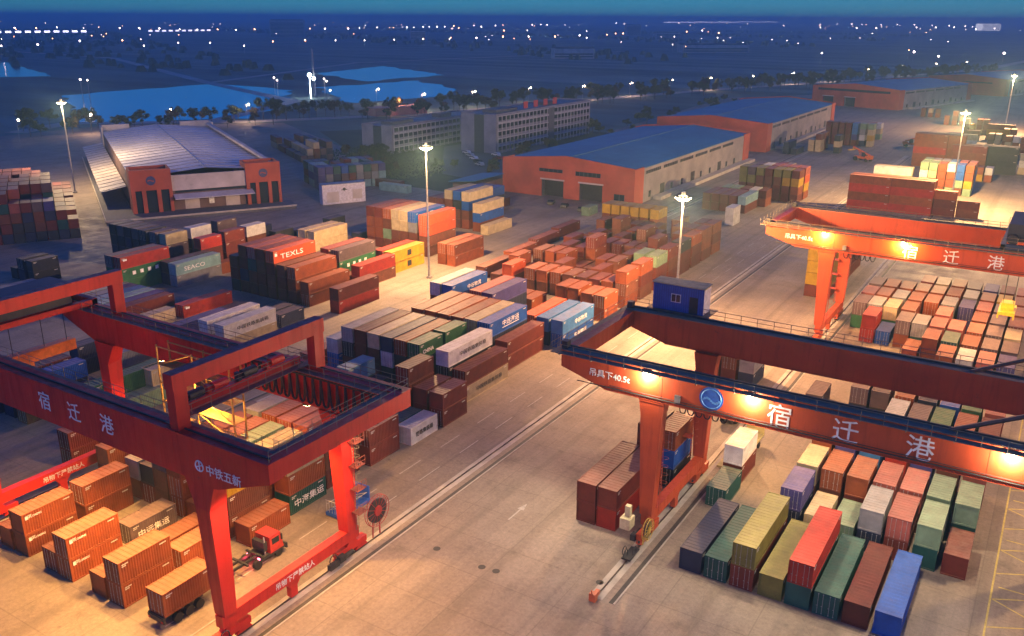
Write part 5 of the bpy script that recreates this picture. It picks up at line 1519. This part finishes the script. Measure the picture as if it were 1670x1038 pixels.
# ---------------------------------------------------------------- trees
def leafmat(name,c):
    m,n,p=newmat(name); oi=n.nodes.new('ShaderNodeObjectInfo')
    a=noise(n,.9,3,coord(n)); cc=mixc(n,ramp(n,a,.35,.65),tuple(x*.6 for x in c),tuple(x*1.4 for x in c))
    cc=mixc(n,1.0,cc,ramp(n,oi.outputs['Random'],0,1,(.65,.75,.7),(1.25,1.15,1.0)),'MULTIPLY'); n.links.new(cc,p.inputs['Base Color']); p.inputs['Roughness'].default_value=.8; return m
M_leaf=leafmat('tree_foliage',(.055,.075,.03)); M_leaf2=leafmat('tree_foliage_brown',(.10,.07,.035)); M_bark=simple('bark',(.09,.07,.055),.9)
def tree_meshes(seed,h,w_,n_,mat_):
    r=random.Random(seed); b=MB()
    b.bar((0,0,0),(0,0,h*.45),.16,6,0,.11); tips=[]
    for i in range(7):
        a=r.uniform(0,6.28); z=h*r.uniform(.28,.5); e=Vector((math.cos(a)*w_*r.uniform(.25,.5),math.sin(a)*w_*r.uniform(.25,.5),h*r.uniform(.55,.92)))
        b.bar((0,0,z),e,.07,4,0,.03); tips.append(e)
    tr=b.mesh('trunk',M_bark); c=MB()
    cl=[(t+Vector((r.uniform(-.6,.6),r.uniform(-.6,.6),r.uniform(-.3,.5))),r.uniform(.12,.24)*w_) for t in tips for _ in range(2)]+[(Vector((r.uniform(-.3,.3)*w_,r.uniform(-.3,.3)*w_,h*r.uniform(.45,.95))),r.uniform(.12,.22)*w_) for _ in range(6)]
    for i in range(n_):
        q,rad=r.choice(cl); d=Vector((r.gauss(0,1),r.gauss(0,1),r.gauss(0,.8))).normalized()*rad*r.random()**.4; p_=q+d
        u=Vector((r.gauss(0,1),r.gauss(0,1),r.gauss(0,1))).normalized(); v=u.cross(Vector((r.gauss(0,1),r.gauss(0,1),r.gauss(0,1)))).normalized(); s=r.uniform(.16,.34)
        c.quad(p_-u*s-v*s*.6,p_+u*s-v*s*.6,p_+u*s*.7+v*s*.6,p_-u*s*.7+v*s*.6)
    return tr,c.mesh('crown',mat_)
TM=[tree_meshes(1,8.5,5.5,1100,M_leaf),tree_meshes(2,7.0,5.0,900,M_leaf2),tree_meshes(3,9.5,5,1100,M_leaf),tree_meshes(4,4.5,4.2,800,M_leaf)]
def tree(x,y,k,s,lab,grp):
    t=empty('tree',(x,y,-.2),rnd.uniform(0,6.28),lab,'tree',grp); t.scale=(s,s,s*rnd.uniform(.85,1.1))
    for nm,me in zip(('trunk','crown'),TM[k]):
        o=bpy.data.objects.new(nm,me); col.objects.link(o); o.parent=t
rt=random.Random(21)
path=[(-450,215),(-440,262),(-405,318),(-372,375),(-340,420),(-315,480),(-296,545),(-276,620),(-255,690),(-228,760),(-205,830),(-170,930),(-130,1030),(-95,1150)]
def along(P,step):
    out=[]; 
    for a,c in zip(P,P[1:]):
        a=Vector(a); c=Vector(c); L=(c-a).length; k=max(1,int(L/step))
        for i in range(k): out.append((a.lerp(c,i/k),(c-a).normalized()))
    return out
i=0
for p_,d in along(path,4.0):
    i+=1; s=Vector((-d.y,d.x)); q=p_+s*rt.choice((-1,1,1))*rt.uniform(6,20)+d*rt.uniform(-3,3)
    seg=('behind left stacks','behind grey warehouse','behind offices','behind first red warehouse','behind middle warehouse','behind far warehouses')[min(5,int(i/50))]
    tree(q.x,q.y,rt.choice((0,1,2,2)),rt.uniform(.8,1.45),'roadside tree with a thin dusk dark crown '+seg,'roadside trees '+seg)
for i in range(46):
    t_=rt.random(); 
    if i<26: x,y=rt.uniform(-262,-212),0; y=292+ (x+262)*-.95+rt.uniform(-9,14); lab='by the lawn in front of the offices'
    else: x=rt.uniform(-205,-172); y=rt.uniform(262,300)+(rt.random()<.5)*60; lab='between offices and red warehouse'
    tree(x,y,rt.choice((0,1,3,3)),rt.uniform(.5,.9),'bushy low tree '+lab,'trees '+lab)
for i in range(30):
    y=rt.uniform(400,640); x=-205+rt.uniform(-10,22)-(y-400)*.03; tree(x,y,rt.choice((3,3,0)),rt.uniform(.7,1.1),'dark tree in the green belt beyond the first blue roof','trees in the green belt beyond the first blue roof')
# far woodland: distant trees that read as one mass
r=random.Random(9); b=MB()
for i in range(5200):
    k=r.random(); x=r.uniform(-3600,-500); y=r.uniform(600,4200)
    if noise is None: pass
    band=(int((x*.6+y*1.0)/260)%3==0)
    if not band: continue
    s=r.uniform(2.5,5); b.frus((x,y,-.3),(s,s),(x+r.uniform(-1,1),y,r.uniform(4,8)),(s*.5,s*.5))
tag(b.build('far_woodland',M_leaf),'scattered dark tree belts far out on the plain','woodland',kind='stuff')
b=MB()
for i in range(2600):
    a=r.uniform(0,1); x=-262+a*52+r.uniform(-14,14); y=290-a*44+r.uniform(-6,26); s=r.uniform(.25,.6); z=r.uniform(.1,1.2)
    b.quad((x-s,y,z),(x+s,y,z),(x+s*.5,y+s*.6,z+s),(x-s*.5,y+s*.6,z+s))
tag(b.build('shrubs',M_leaf),'low shrubs along the lawn before the offices','shrubs',kind='stuff')

# ---------------------------------------------------------------- haze
HAZE=0.00028
m=bpy.data.materials.new('haze'); m.use_nodes=True; n=m.node_tree; n.nodes.clear()
o_=n.nodes.new('ShaderNodeOutputMaterial'); pv=n.nodes.new('ShaderNodeVolumePrincipled'); pv.inputs['Density'].default_value=HAZE; pv.inputs['Color'].default_value=(.42,.82,1,1); pv.inputs['Anisotropy'].default_value=.2
n.links.new(pv.outputs[0],o_.inputs['Volume'])
if HAZE>0: tag(MB().box(-12000,9000,-400,24000,-1.3,75).build('haze',m),kind='stuff')
